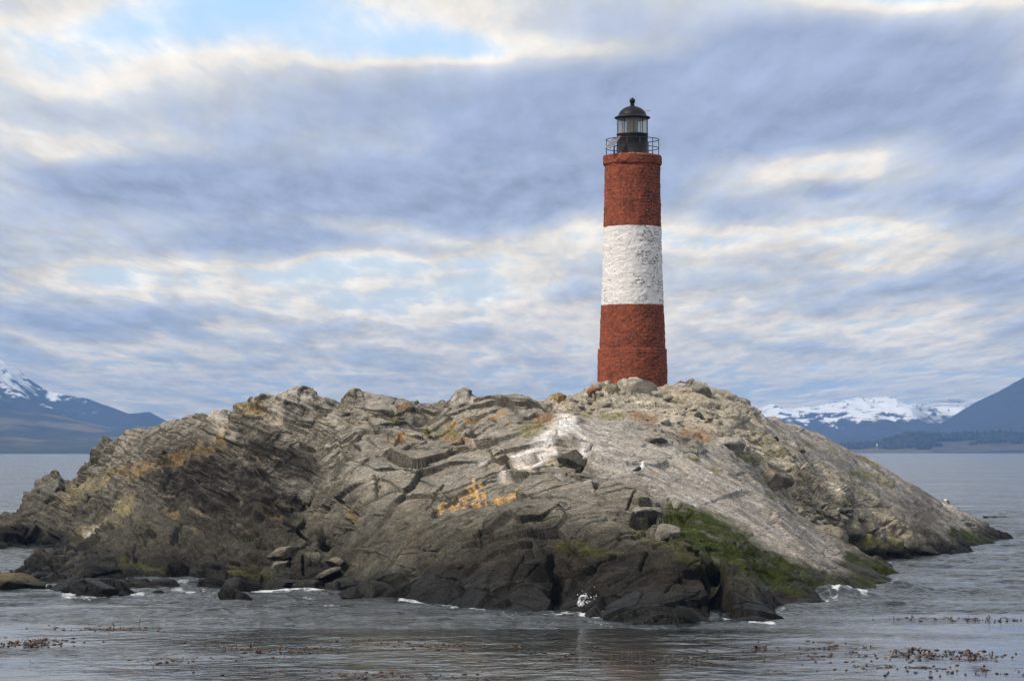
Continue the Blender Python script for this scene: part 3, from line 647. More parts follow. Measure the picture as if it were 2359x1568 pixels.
BL = [  # tile, x, y, size(m), colour, label, kwargs ; size = half extents
 (1, 322, 690, (.85, .8, 1.0), (.15, .145, .12), 'big rounded grey boulder standing on the low rock spur at the far left', dict(rot=(0, .5, .2))),
 (2, 510, 1385, (.36, .4, .36), (.03, .03, .028), 'wet black boulder in the sea at the cliff foot, left of its lower jagged neighbour', dict(wet=1.)),
 (2, 630, 1420, (.5, .4, .26), (.026, .026, .026), 'low jagged black rock in the sea, nearest the camera below the mid cliff', dict(wet=1.)),
 (2, 800, 1345, (1.0, .6, .5), (.03, .029, .026), 'long wedge shaped black boulder lying half in the sea against the mid cliff', dict(wet=1., rot=(0, .35, .1))),
 (2, 610, 1310, (.6, .5, .55), (.035, .035, .033), 'dark tilted boulder between the pale boulder pile and the black sea rocks', dict(wet=.7)),
 (2, 215, 1090, (.62, .5, .34), (.10, .093, .075), 'grey brown boulder topmost left in the pile at the cove', dict(top=(.19, .175, .145))),
 (2, 410, 1120, (.48, .45, .34), (.11, .10, .08), 'pale topped square boulder in the middle of the pile at the cove', dict(top=(.19, .172, .14))),
 (2, 190, 1175, (.46, .4, .28), (.08, .076, .06), 'rounded boulder below the topmost left one of the cove pile', dict(top=(.16, .15, .12))),
 (2, 545, 1160, (.45, .4, .26), (.09, .085, .07), 'flat pale boulder right of the square one in the cove pile', dict(top=(.16, .147, .12))),
 (2, 500, 1225, (.55, .4, .2), (.08, .075, .06), 'long slanting boulder at the right foot of the cove pile', dict(rot=(0, -.35, 0), top=(.15, .14, .115))),
 (2, 200, 1300, (.8, .5, .4), (.04, .038, .03), 'broad dark boulder at the waterline under the cove pile', dict(wet=.8)),
 (2, 380, 1310, (.8, .5, .3), (.04, .038, .032), 'flat dark slab of rock at the water edge right of the broad boulder', dict(wet=.8, rot=(0, .15, 0))),
 (3, 450, 520, (.62, .55, .55), (.10, .095, .078), 'rough grey brown boulder perched below the white streaked crest', dict(rot=(0, .4, 0))),
 (3, 610, 655, (.33, .3, .3), (.17, .16, .14), 'small grey block beside the notch under the perched boulder', dict()),
 (3, 900, 835, (.75, .6, .30), (.16, .15, .128), 'overhanging flat grey boulder with a deep black gap beneath it', dict(rot=(0, -.12, .2), top=(.24, .225, .195))),
 (3, 1060, 975, (.52, .45, .28), (.15, .14, .12), 'angular pale block resting beside the green weed below the overhang', dict(rot=(.1, .2, -.3), top=(.21, .195, .165))),
 (3, 960, 385, (.46, .4, .3), (.11, .10, .085), 'left of two dark lumpy boulders on the crest behind the gull', dict(top=(.28, .255, .21))),
 (3, 1180, 470, (.85, .5, .42), (.12, .11, .092), 'right and larger of two dark lumpy boulders on the crest behind the gull', dict(rot=(0, .45, 0), top=(.25, .23, .19))),
 (3, 1235, 250, (.26, .25, .22), (.07, .068, .06), 'small dark grey stone on the hill right below the lighthouse', dict()),
 (3, 860, 60, (.85, .6, .6), (.24, .22, .18), 'large pale boulder directly in front of the lighthouse foot', dict(top=(.34, .31, .26))),
 (3, 580, 85, (.36, .3, .36), (.20, .10, .06), 'reddish rock left of the lighthouse foot', dict()),
 (3, 700, 75, (.5, .4, .4), (.22, .185, .12), 'yellowish brown boulder between the reddish rock and the large pale boulder', dict(top=(.3, .27, .21))),
 (3, 1240, 80, (.55, .5, .34), (.17, .16, .13), 'grey jagged boulder on the skyline right of the lighthouse', dict(rot=(0, .3, 0), top=(.26, .24, .2))),
 (3, 370, 135, (.5, .4, .42), (.25, .19, .10), 'brown yellow rock at the left end of the hilltop skyline', dict()),
 (3, 1440, 435, (.75, .6, .42), (.19, .175, .15), 'large domed pale boulder in the dip right of the crest', dict(top=(.36, .33, .28), round_=True)),
 (4, 170, 390, (.17, .16, .17), (.035, .033, .03), 'small dark stone on the turf of the right hand slope', dict()),
 (4, 310, 455, (.42, .35, .22), (.17, .155, .13), 'grey stone between turf patches on the right hand slope', dict()),
 (4, 110, 640, (.62, .55, .52), (.19, .165, .13), 'domed brownish boulder at the head of the gully', dict(round_=True)),
 (4, 200, 640, (.5, .5, .45), (.17, .155, .13), 'domed grey boulder next to the brownish one at the gully head', dict(round_=True)),
 (4, 520, 985, (.62, .5, .45), (.22, .20, .16), 'rounded pale boulder at the lower left of the gully mouth', dict(round_=True)),
 (4, 650, 970, (.5, .45, .5), (.17, .16, .12), 'rounded boulder with a yellow green foot in the gully mouth', dict(round_=True)),
 (4, 730, 1035, (.55, .5, .42), (.16, .145, .07), 'yellowish weed stained boulder in the middle of the gully mouth', dict(round_=True, rot=(0, -.5, 0))),
 (4, 800, 1065, (.6, .5, .5), (.085, .08, .05), 'dark boulder at the water edge below the weed stained one', dict(round_=True, rot=(0, -.4, 0), wet=.5)),
 (4, 890, 1040, (.55, .5, .48), (.15, .14, .085), 'olive tinged boulder right of the weed stained one', dict(round_=True)),
 (4, 985, 1015, (.62, .5, .48), (.19, .175, .14), 'pale grey boulder above the black hollow at the water', dict(round_=True)),
 (4, 1080, 1095, (1.1, .7, .5), (.07, .066, .05), 'wide dark boulder at the water edge right of the black hollow', dict(rot=(0, .2, 0), wet=.5)),
 (4, 730, 945, (.6, .5, .45), (.15, .135, .11), 'brownish boulder above the gully mouth boulders', dict(round_=True)),
 (1, 70, 1310, (1.9, 1.0, .62), (.12, .095, .045), 'low yellowish rock rising from the sea at the left picture edge', dict(wet=.4, sub=5)),
 (1, 215, 1275, (.55, .5, .3), (.04, .04, .036), 'small dark rock in the surf between the yellowish rock and the island', dict(wet=.8)),
 (1, 430, 1340, (.6, .5, .42), (.036, .037, .035), 'pointed black rock in the surf at the left end of the island', dict(wet=1., rot=(0, -.5, 0))),
 (1, 650, 1330, (.75, .5, .38), (.04, .042, .042), 'smooth dark rock in the surf right of the pointed one', dict(wet=1., rot=(0, .4, 0))),
 (1, 1440, 1310, (.5, .5, .40), (.038, .038, .036), 'dark rock at the right side of the surging cove', dict(wet=1.)),
 (4, 570, 885, (.40, .4, .3), (.2, .185, .15), 'small pale boulder in the stony gully above the rounded pale one', dict(round_=True)),
]
for k, (t, x, y, sz, c, lab, kw) in enumerate(BL):
    px, py = R(t, x, y); s = surf(px, py)
    if k == 37: s = Vector(W(-6, 588, sea_Y(588))); s.z = .02
    loc = Vector((s.x, s.y + .12 * sz[1], s.z - .22 * sz[2]))
    if t == 1 and y > 1260 or (t == 2 and y > 1340): loc.z = max(loc.z, .04)
    boulder('boulder', loc, sz, 100 + k, lab, 'boulders of the island', c, **kw)

def scatter(n, tile, poly, sizes, label, group, col, seed, top=None, round_=False):
    r = random.Random(seed); xs = [p[0] for p in poly]; ys = [p[1] for p in poly]; c = 0
    while c < n:
        x, y = r.uniform(min(xs), max(xs)), r.uniform(min(ys), max(ys))
        ins = False
        for (x1, y1), (x2, y2) in zip(poly, poly[1:] + poly[:1]):
            if (y1 > y) != (y2 > y) and x < (x2 - x1) * (y - y1) / (y2 - y1) + x1: ins = not ins
        if not ins: continue
        s = surf(*R(tile, x, y)); a = r.uniform(*sizes)
        v = r.uniform(.75, 1.25)
        boulder('stone', Vector((s.x, s.y, s.z + .1 * a)), (a * r.uniform(.8, 1.5), a * r.uniform(.8, 1.2), a * r.uniform(.5, .85)), seed * 50 + c, label, group,
                tuple(q * v for q in col), rot=(r.uniform(-.4, .4), r.uniform(-.4, .6), r.uniform(0, 6)), sub=3, top=top, round_=round_)
        c += 1
scatter(28, 3, [(300, 170), (620, 100), (1000, 110), (1300, 150), (1400, 330), (1000, 300), (600, 250), (380, 220)], (.07, .22), 'pale angular stone lying on the hill slope below the lighthouse', 'stones on the lighthouse hill', (.25, .225, .18), 3, top=(.34, .31, .26))
scatter(44, 4, [(260, 820), (430, 830), (640, 840), (720, 930), (620, 1000), (470, 960), (360, 900)], (.09, .24), 'rounded grey cobble lying in the gully between the two slopes', 'cobbles in the gully', (.19, .175, .145), 5, round_=True)

# ------------------------------------------------------------------ lighthouse
TX, TY, TZ = 4.63, 100.0, 0.0
def tower_paint(name, cols, brickvis, seed):
    """painted rubble masonry: courses, cracks and flaked paint"""
    m, g, b = mat(name)
    oc = g.node('ShaderNodeTexCoord').outputs['Object']
    sx = g.node('ShaderNodeSeparateXYZ'); g.l.new(oc, sx.inputs[0])
    ang = g.math('ARCTAN2', sx.outputs[0], g.math('MULTIPLY', sx.outputs[1], -1))
    cv = g.node('ShaderNodeCombineXYZ'); g.l.new(g.math('MULTIPLY', ang, 1.15), cv.inputs[0]); g.l.new(sx.outputs[2], cv.inputs[1])
    dn = g.noise(oc, 3.2, 4, .65, out='Color')
    dv = g.vmath('ADD', cv.outputs[0], g.vmath('MULTIPLY', g.vmath('SUBTRACT', dn, (.5, .5, .5)), (.62, .36, .0)))
    br = g.node('ShaderNodeTexBrick'); g.l.new(dv, br.inputs['Vector'])
    br.inputs['Scale'].default_value = 1.0; br.inputs['Brick Width'].default_value = .26; br.inputs['Row Height'].default_value = .125
    br.inputs['Mortar Size'].default_value = .017; br.inputs['Mortar Smooth'].default_value = .35; br.inputs['Bias'].default_value = 0
    br.inputs['Color1'].default_value = (0, 0, 0, 1); br.inputs['Color2'].default_value = (1, 1, 1, 1); br.inputs['Mortar'].default_value = (.5, .5, .5, 1)
    mort = br.outputs['Fac']; bid = br.outputs['Color']
    n1 = g.noise(oc, 2.2, 5, .6); n2 = g.noise(oc, 9.0, 5, .65); n3 = g.noise(oc, 30.0, 4, .6)
    c0 = g.mix(g.maprange(n1, .3, .7), cols[0], cols[1])
    c0 = g.mix(1.0, c0, g.maprange(n2, .28, .72, .62 if name[0] == 'r' else .86, 1.34 if name[0] == 'r' else 1.10), 'MULTIPLY')
    st = g.noise(g.mapping(oc, (5, 5, .45)), 1.8, 4, .6)
    c0 = g.mix(1.0, c0, g.maprange(st, .3, .7, .80 if name[0] == 'r' else .93, 1.16 if name[0] == 'r' else 1.04), 'MULTIPLY')
    bb = g.node('ShaderNodeSeparateColor'); g.l.new(bid, bb.inputs[0])
    c0 = g.mix(1.0, c0, g.maprange(bb.outputs[0], 0, 1, .93, 1.05), 'MULTIPLY')
    # flaking grows towards the weather side (picture right)
    side = g.maprange(g.math('SINE', g.math('SUBTRACT', ang, .12)), -.25, .75, 0.0, 1.0)
    jn = g.noise(oc, 3.3, 4, .6)
    crack = g.math('MULTIPLY', mort, g.maprange(g.math('ADD', jn, g.math('MULTIPLY', side, brickvis[0])), .61, .70, 0, 1))
    flake = g.math('MULTIPLY', g.maprange(g.math('ADD', g.noise(oc, 7.0, 4, .7), g.math('MULTIPLY', side, brickvis[1])), .62, .70, 0, 1), g.maprange(n2, .42, .58, .2, 1))
    c1 = g.mix(g.math('MULTIPLY', flake, brickvis[2]), c0, cols[2])
    c2 = g.mix(g.math('MULTIPLY', crack, .85), c1, cols[3])
    spm = g.maprange(g.noise(oc, 13.0, 3, .7), .63 if name[0] == 'r' else .66, .70, 0, .8)
    c3 = g.mix(spm, c2, cols[4])
    g.l.new(c3, b.inputs['Base Color']); b.inputs['Roughness'].default_value = .85; b.inputs['Specular IOR Level'].default_value = .15
    h = g.math('SUBTRACT', g.math('ADD', g.math('MULTIPLY', n2, .5), g.math('MULTIPLY', n3, .25)), g.math('ADD', g.math('MULTIPLY', mort, .10), g.math('MULTIPLY', crack, .8)))
    bp = g.node('ShaderNodeBump'); bp.inputs['Strength'].default_value = .9; bp.inputs['Distance'].default_value = .065 if name[0] == 'r' else .04
    g.l.new(h, bp.inputs['Height']); g.l.new(bp.outputs[0], b.inputs['Normal'])
    return m
RED = tower_paint('red_masonry', [(.34, .092, .048), (.20, .058, .034), (.17, .052, .034), (.075, .028, .02), (.46, .38, .32)], (.24, .05, .55), 1)
WHITE = tower_paint('white_masonry', [(.90, .87, .84), (.83, .80, .77), (.40, .39, .37), (.07, .066, .06), (.66, .64, .61)], (.14, .09, .85), 2)

def ring_mesh(name, prof, material, parent, n=220, amp=.012, step=.035, seed=0, top=False):
    """rough masonry drum from a profile of (r, z); wall rows every `step` m"""
    rows = []
    for (r0, z0), (r1, z1) in zip(prof[:-1], prof[1:]):
        k = max(1, int(math.hypot(r1 - r0, z1 - z0) / step))
        for i in range(k): rows.append((r0 + (r1 - r0) * i / k, z0 + (z1 - z0) * i / k))
    rows.append(prof[-1])
    V, Fc = lathe(rows, n, closed=False)
    V = np.array(V, np.float32)
    rr = np.hypot(V[:, 0], V[:, 1])
    ang = np.arctan2(V[:, 1], V[:, 0])
    c = np.stack([np.cos(ang), np.sin(ang), V[:, 2]], 1)
    d = fbm(c * 2.2, 4, 200 + seed) * amp * 1.3
    F1, F2, off, hid = worley(np.stack([np.cos(ang) * 4.6, np.sin(ang) * 4.6, V[:, 2] * 7.5], 1), 210 + seed)
    d += (rnd(hid, 3) - .5) * amp * 1.6 - amp * 1.2 * (1 - np.clip((F2 - F1) / .16, 0, 1))
    V[:, 2] += fbm(c * 2.0, 2, 230 + seed) * amp * 1.0 * (rr > .2)
    s = np.where(rr > .3, (rr + d) / np.maximum(rr, 1e-6), 1)
    V[:, 0] *= s; V[:, 1] *= s
    o = new_mesh(name, V, np.array(Fc), material, parent)
    return o

lh = empty('lighthouse', (TX, TY, 6.5))
tag(lh, 'tall round lighthouse in red and white bands with black lantern on the island hilltop', 'lighthouse')
def z_of(fy): return CH + (HOR - fy * .43408) / FPX * TY - 6.5
def r_of(a, b): return (b - a) * .43408 / 2 / FPX * TY
zA, zB, zC, zD, zE = z_of(805), z_of(703), z_of(523), z_of(381), z_of(358.5)
ring_mesh('base_plinth', [(1.36, -.35), (1.352, .1), (1.328, zA), (1.312, zA + .03), (1.26, zA + .045)], RED, lh, seed=1)
ring_mesh('lower_band', [(1.268, zA + .02), (1.245, (zA + zB) / 2), (1.205, zB)], RED, lh, seed=2)
ring_mesh('white_band', [(1.208, zB + .001), (1.15, (zB + zC) / 2), (1.112, zC)], WHITE, lh, seed=3)
ring_mesh('upper_band', [(1.113, zC + .001), (1.085, (zC + zD) / 2), (1.068, zD + .05)], RED, lh, seed=4)
ring_mesh('cornice', [(1.05, zD - .01), (1.085, zD - .012), (1.122, zD + .04), (1.128, zD + .15), (1.122, zE - .03), (1.09, zE), (.9, zE + .012), (.5, zE + .02), (.02, zE + .02)], RED, lh, amp=.016, seed=5)

BLACK = simple('black_iron', (.011, .0105, .011), .5, 0, .5, 14, .004, .22)
def drum_mat():
    m, g, b = mat('weathered_black_iron')
    oc = g.node('ShaderNodeTexCoord').outputs['Object']
    n1 = g.noise(oc, 3.0, 5, .65); n2 = g.noise(g.mapping(oc, (6, 6, .9)), 2.0, 4, .6); n3 = g.noise(oc, 16, 4, .6)
    c = g.mix(g.maprange(n1, .5, .72, 0, .8), (.014, .0135, .013), (.055, .022, .012))
    c = g.mix(g.maprange(g.math('ADD', n2, g.math('MULTIPLY', n3, .25)), .74, .84, 0, .55), c, (.16, .13, .085))
    g.l.new(c, b.inputs['Base Color']); b.inputs['Roughness'].default_value = .5
    bp = g.node('ShaderNodeBump'); bp.inputs['Distance'].default_value = .01; g.l.new(n3, bp.inputs['Height']); g.l.new(bp.outputs[0], b.inputs['Normal'])
    return m
DRUM = drum_mat()
z0 = zE + .02
zg0, zg1 = 16.43 - 6.6, 17.0 - 6.6
V, Fc = lathe([(.606, z0 - .02), (.606, z0 + .012), (.597, z0 + .03), (.597, zg0 - .05), (.610, zg0 - .04), (.616, zg0 - .005), (.55, zg0)], 72)
new_mesh('lantern_drum', V, Fc, DRUM, lh)
V, Fc = lathe([(.68, z0 - .012), (.66, z0 + .03), (.60, z0 + .05)], 60, closed=False)
V = np.array(V); V[:, 2] += .02 * fbm(V * 4, 3, 3)
new_mesh('lantern_footing', V, Fc, simple('pale_mortar', (.30, .235, .15), .9, 0, .3, 9, .01), lh)
# glazing
gm, g, b = mat('lantern_glass')
tr = g.node('ShaderNodeBsdfTransparent'); tr.inputs[0].default_value = (.94, .95, .93, 1)
gl = g.node('ShaderNodeBsdfGlossy'); gl.inputs['Roughness'].default_value = .03
df = g.node('ShaderNodeBsdfTranslucent'); df.inputs[0].default_value = (.85, .86, .78, 1)
lw = g.node('ShaderNodeLayerWeight'); fr_ = g.math('MULTIPLY_ADD', g.math('POWER', lw.outputs['Facing'], 4.0), .8, .05)
mx = g.node('ShaderNodeMixShader'); g.l.new(fr_, mx.inputs[0]); g.l.new(tr.outputs[0], mx.inputs[1]); g.l.new(gl.outputs[0], mx.inputs[2])
oc = g.node('ShaderNodeTexCoord').outputs['Object']
mx2 = g.node('ShaderNodeMixShader'); g.l.new(g.maprange(g.noise(g.mapping(oc, (5, 5, 1)), 2.5, 4, .6), .35, .7, .32, .6), mx2.inputs[0])
g.l.new(mx.outputs[0], mx2.inputs[1]); g.l.new(df.outputs[0], mx2.inputs[2])
g.l.new(mx2.outputs[0], g.n['Material Output'].inputs[0])
V, Fc = lathe([(.592, zg0 - .01), (.592, zg1 + .01)], 80, closed=False)
glz = new_mesh('lantern_glazing', V, Fc, gm, lh)
for k in range(10):
    a = math.radians(-90 + 2 + 36 * k)
    M = Matrix.Rotation(a, 3, 'Z')
    v, f = box((.598 * math.cos(a), .598 * math.sin(a), (zg0 + zg1) / 2), (.022, .016, zg1 - zg0), M)
    new_mesh('mullion', v, f, BLACK, glz, smooth=False)
# optic
om, g, b = mat('optic_glass')
oc = g.node('ShaderNodeTexCoord').outputs['Object']
wv = g.noise(g.mapping(oc, (14, 14, 2)), 2.0, 4, .6)
g.l.new(g.ramp(wv, [(.3, (.12, .11, .07)), (.5, (.36, .33, .23)), (.7, (.65, .62, .50))]), b.inputs['Base Color'])
b.inputs['Roughness'].default_value = .12; b.inputs['Transmission Weight'].default_value = .25
prof = [(.10, zg0 - .1), (.17, zg0 + .02)]
for k in range(11):
    zz = zg0 + .04 + k * .047; prof += [(.205, zz), (.228, zz + .024)]
prof += [(.15, zg1 - .01), (.05, zg1 + .06)]
V, Fc = lathe(prof, 40); new_mesh('optic', V, Fc, om, lh, smooth=False)
V, Fc = lathe([(.05, z0), (.05, zg0 + .02)], 16); new_mesh('optic_stand', V, Fc, BLACK, lh)
# roof
prof = [(.575, zg1 - .005), (.60, zg1 - .02), (.66, zg1 + .01), (.692, zg1 + .035), (.694, zg1 + .055), (.665, zg1 + .078), (.60, zg1 + .10), (.545, zg1 + .145), (.535, zg1 + .165)]
for k in range(1, 14):
    a = k / 14 * math.pi / 2 * .93
    prof.append((.535 * (.72 * math.cos(a) + .28 * (1 - a / (math.pi / 2))), zg1 + .165 + .335 * math.sin(a)))
V, Fc = lathe(prof, 80, closed=False)
roof = new_mesh('roof_dome', V, Fc, BLACK, lh)
zt = zg1 + .165 + .335
prof = [(.145, zt - .06), (.14, zt - .015), (.10, zt), (.082, zt + .02), (.082, zt + .07), (.095, zt + .085), (.06, zt + .10)]
for k in range(0, 13):
    a = -1.15 + k / 12 * 2.6
    prof.append((max(.114 * math.cos(a), .012), zt + .195 + .114 * math.sin(a)))
prof += [(.012, zt + .33), (.002, zt + .345)]
V, Fc = lathe(prof, 32); new_mesh('finial', V, Fc, BLACK, roof)
GREY = simple('grey_metal', (.30, .30, .31), .45, .6, .15)
V, Fc = merge([loft([(.50, -.05, zg1 + .14), (.505, -.05, zg1 + .24), (.49, -.05, zg1 + .30)], [.009] * 3, 6), loft([(.455, -.05, zg1 + .305), (.69, -.05, zg1 + .30)], [.011] * 2, 6)])
new_mesh('antenna', V, Fc, GREY, roof)
# gallery railing
RUST = simple('dark_rail_iron', (.022, .02, .02), .55, .2, .5, 12)
rail = empty('gallery_railing', (0, 0, 0)); rail.parent = lh
def torus(r, z, t, n=96):
    pts = [(r * math.cos(2 * math.pi * k / n), r * math.sin(2 * math.pi * k / n), z) for k in range(n)]
    V = []; Fc = []
    for k, (x, y, zz) in enumerate(pts):
        a = 2 * math.pi * k / n
        for j in range(6):
            b_ = 2 * math.pi * j / 6
            V.append(((r + t * math.cos(b_)) * math.cos(a), (r + t * math.cos(b_)) * math.sin(a), zz + t * math.sin(b_)))
    for k in range(n):
        for j in range(6):
            k2 = (k + 1) % n; j2 = (j + 1) % 6
            Fc.append((k * 6 + j, k2 * 6 + j, k2 * 6 + j2, k * 6 + j2))
    return V, Fc
for nm, zz, rr in (('top_rail', 16.2 - 6.6, 1.012), ('middle_rail', 15.87 - 6.6, 1.02)):
    V, Fc = torus(rr, zz, .016); new_mesh(nm, V, Fc, RUST, rail)
for a in (-82, 82, -47, 47, -140, 140, -14, 14, -170, 170):
    ra = math.radians(a); x, y = 1.012 * math.sin(ra), -1.012 * math.cos(ra)
    V, Fc = loft([(x, y, zE - .04), (x * 1.004, y * 1.004, zE + .35), (x, y, 16.21 - 6.6)], [.017, .013, .015], 6)
    new_mesh('post', V, Fc, RUST, rail)
# solar panel
def lp(cx, cy, Y):
    px, py = (2300 + cx / 4.48) / 4, (350 + cy / 4.48) / 4
    p = W(px, py, Y); return Vector((p[0] - TX, p[1] - TY, p[2] - 6.5))
A, B, Cq, D = lp(548, 1075, 98.96), lp(690, 1045, 98.93), lp(815, 865, 99.33), lp(655, 905, 99.36)
nrm = (B - A).cross(D - A).normalized()
def slab4(P4, th, nrm):
    V = [tuple(p) for p in P4] + [tuple(p - nrm * th) for p in P4]
    return V, [(0, 1, 2, 3), (7, 6, 5, 4), (0, 4, 5, 1), (1, 5, 6, 2), (2, 6, 7, 3), (3, 7, 4, 0)]
v, f = slab4([A, B, Cq, D], .03, nrm)
pan = new_mesh('solar_panel', v, f, simple('panel_frame', (.55, .55, .56), .4, .5, .1), lh, smooth=False)
cen = (A + B + Cq + D) / 4
v, f = slab4([cen + (p - cen) * .91 + nrm * .006 for p in (A, B, Cq, D)], .01, nrm)
cm, g, b = mat('solar_cells')
oc = g.node('ShaderNodeTexCoord').outputs['Object']
g.l.new(g.ramp(g.noise(oc, 3, 2), [(.3, (.10, .10, .13)), (.7, (.20, .19, .23))]), b.inputs['Base Color']); b.inputs['Roughness'].default_value = .14; b.inputs['Specular IOR Level'].default_value = .8
new_mesh('solar_cells', v, f, cm, pan, smooth=False)
V, Fc = merge([loft([tuple((A + D) / 2 - nrm * .03), tuple(Vector(((A + D) / 2).to_tuple()) + Vector((.1, .3, -.18)))], [.012, .012], 6), loft([tuple((B + Cq) / 2 - nrm * .03), tuple((B + Cq) / 2 + Vector((.0, .2, -.42)))], [.012, .012], 6)])
new_mesh('panel_bracket', V, Fc, RUST, pan)

# ------------------------------------------------------------------ birds
WHT = simple('white_feathers', (.80, .79, .77), .8, 0, .04)
BLK = simple('black_feathers', (.016, .015, .016), .6, 0, .3)
BEAK = simple('orange_yellow_beak', (.75, .36, .03), .45, 0, .1)
LEG = simple('pale_yellow_legs', (.42, .40, .16), .6, 0, .1)
EYE = simple('dark_eye', (.02, .02, .02), .2, 0, .1)
def sm(path, rad, k=5):
    """Catmull-Rom refine"""
    P_ = [np.array(list(p) + [r], float) for p, r in zip(path, rad)]; out = []
    for i in range(len(P_) - 1):
        p0, p1, p2, p3 = P_[max(i - 1, 0)], P_[i], P_[i + 1], P_[min(i + 2, len(P_) - 1)]
        for j in range(k):
            t = j / k
            out.append(.5 * ((2 * p1) + (-p0 + p2) * t + (2 * p0 - 5 * p1 + 4 * p2 - p3) * t * t + (-p0 + 3 * p1 - 3 * p2 + p3) * t ** 3))
    out.append(P_[-1])
    return [tuple(o[:3]) for o in out], [max(o[3], .002) for o in out]
s = surf(*[c / 4 for c in (2566, 1892)])
gull = empty('gull', s)
tag(gull, 'white gull with black wings and yellow beak standing on the grey slab', 'bird')
pth, rad = sm([(-.205, 0, .135), (-.15, 0, .140), (-.07, 0, .155), (.01, 0, .165), (.055, 0, .195), (.075, 0, .255), (.078, 0, .315), (.088, 0, .352), (.112, 0, .362), (.132, 0, .352)], [.012, .040, .072, .090, .092, .072, .050, .047, .036, .008], 5)
V, Fc = loft(pth, rad, 18); new_mesh('body', V, Fc, WHT, gull)
for sgn in (-1, 1):
    pth, rad = sm([(.03, sgn * .062, .225), (.0, sgn * .082, .205), (-.07, sgn * .078, .175), (-.15, sgn * .05, .145), (-.235, sgn * .02, .132)], [.012, .052, .055, .032, .006], 5)
    V, Fc = loft(pth, rad, 12, flat=.38); new_mesh('wing', V, Fc, BLK, gull)
pth, rad = sm([(-.17, 0, .140), (-.22, 0, .134), (-.27, 0, .128)], [.022, .026, .022], 3)
V, Fc = loft(pth, rad, 10, flat=.9)
V = [(x, y, .134 + (z - .134) * .3) for x, y, z in V]; new_mesh('tail', V, Fc, WHT, gull)
pth, rad = sm([(.126, 0, .352), (.155, 0, .346), (.178, 0, .340), (.184, 0, .330)], [.017, .014, .012, .003], 3)
V, Fc = loft(pth, rad, 10); new_mesh('beak', V, Fc, BEAK, gull)
for sgn in (-1, 1):
    V, Fc = ico(2); new_mesh('eye', V * .008 + np.array([.108, sgn * .038, .368]), Fc, EYE, gull)
    V, Fc = merge([loft([(.0, sgn * .03, .10), (.006, sgn * .03, .05), (.0, sgn * .03, -.01)], [.009, .007, .007], 8)] + [loft([(.0, sgn * .03, .0), (.05, sgn * .03 + q, -.006)], [.007, .004], 6) for q in (-.022, 0, .022)])
    new_mesh('leg', V, Fc, LEG, gull)
gull.scale = (1.04,) * 3

s = surf(947.3, 501.5)
shag = empty('shorebird', (s.x - .02, s.y, s.z))
tag(shag, 'small black and white bird on the skyline of the right hand slope', 'bird')
pth, rad = sm([(.14, 0, .02), (.09, 0, .08), (.02, 0, .14), (-.05, 0, .17), (-.09, 0, .19), (-.125, 0, .20)], [.012, .05, .062, .048, .026, .018], 4)
V, Fc = loft(pth, rad, 14); new_mesh('body', V, Fc, WHT, shag)
for sgn in (-1, 1):
    pth, rad = sm([(.0, sgn * .05, .17), (.07, sgn * .055, .12), (.13, sgn * .04, .05), (.17, sgn * .02, -.01)], [.012, .04, .03, .006], 4)
    V, Fc = loft(pth, rad, 10, flat=.4); new_mesh('wing', V, Fc, BLK, shag)
V, Fc = ico(3); new_mesh('head', V * np.array([.036, .028, .028]) + np.array([-.14, 0, .195]), Fc, BLK, shag)
V, Fc = loft([(-.165, 0, .192), (-.21, 0, .18)], [.010, .003], 8); new_mesh('beak', V, Fc, BEAK, shag)
for sgn in (-1, 1):
    V, Fc = loft([(.03, sgn * .025, .10), (.03, sgn * .025, -.02)], [.008, .008], 6); new_mesh('leg', V, Fc, LEG, shag)

# ------------------------------------------------------------------ the sea
def sea_mesh():
    fine = np.radians(np.linspace(-13.2, 13.2, 760)); coarse = np.radians(np.concatenate([np.linspace(-180, -14, 50), np.linspace(14, 180, 50)[:-1]]))
    ang = np.sort(np.concatenate([fine, coarse]))
    r = [2.0]
    while r[-1] < 9300:
        d = r[-1]
        st = .11 if 40 < d < 80 else (.16 if 80 <= d < 130 else max(d * .02, .3))
        if d >= 130: st = max(.25, (d - 130) * .012 + .25)
        if d < 40: st = .8
        r.append(d + st)
    r = np.array(r)
    A, Rr = np.meshgrid(ang, r, indexing='ij')
    X = (np.sin(A) * Rr).ravel(); Y = (np.cos(A) * Rr).ravel()
    return ang, r, X.astype(np.float32), Y.astype(np.float32)
ang, rr, X, Y = sea_mesh()
rad_ = np.hypot(X, Y)
P2 = np.stack([X, Y, np.zeros_like(X)], 1)
PXs = np.where(Y > 1, X / np.maximum(Y, 1) * FPX + 512, -999); PYs = np.where(Y > 1, HOR + CH / np.maximum(Y, 1) * FPX, 9999)
near = (rad_ > 38) & (rad_ < 320) & (Y > 0) & (np.abs(X / np.maximum(Y, 1)) < .24)
ni = np.where(near)[0]; Pn = P2[ni]
slick_n = fbm(Pn * np.array([.035, .22, 1], np.float32), 4, 301)
slick = sstep(-.05, .35, slick_n + .55 * sstep(66, 56, Pn[:, 1]) - .15 * sstep(62, 70, Pn[:, 1]) + .1 * sstep(560, 760, PXs[ni]) - .25 * sstep(85, 110, Pn[:, 1]))
z = np.zeros(len(Pn), np.float32)
wr = np.random.default_rng(5)
for k in range(26):
    lam = .45 * (1.13 ** k); th = math.radians(-70 + wr.normal() * 38)
    kk = 2 * math.pi / lam; ph = wr.uniform(0, 6.28)
    a = .0075 * lam ** .75 * (1.0 if lam < 4 else .5)
    wz = 1.2 * fbm(Pn * (.35 / lam), 2, 400 + k)
    z += a * np.sin(kk * (Pn[:, 0] * math.cos(th) + Pn[:, 1] * math.sin(th)) + ph + 2.5 * wz) * (.35 + .65 * sstep(-.5, .4, fbm(Pn * (.16 / lam), 2, 440 + k)))
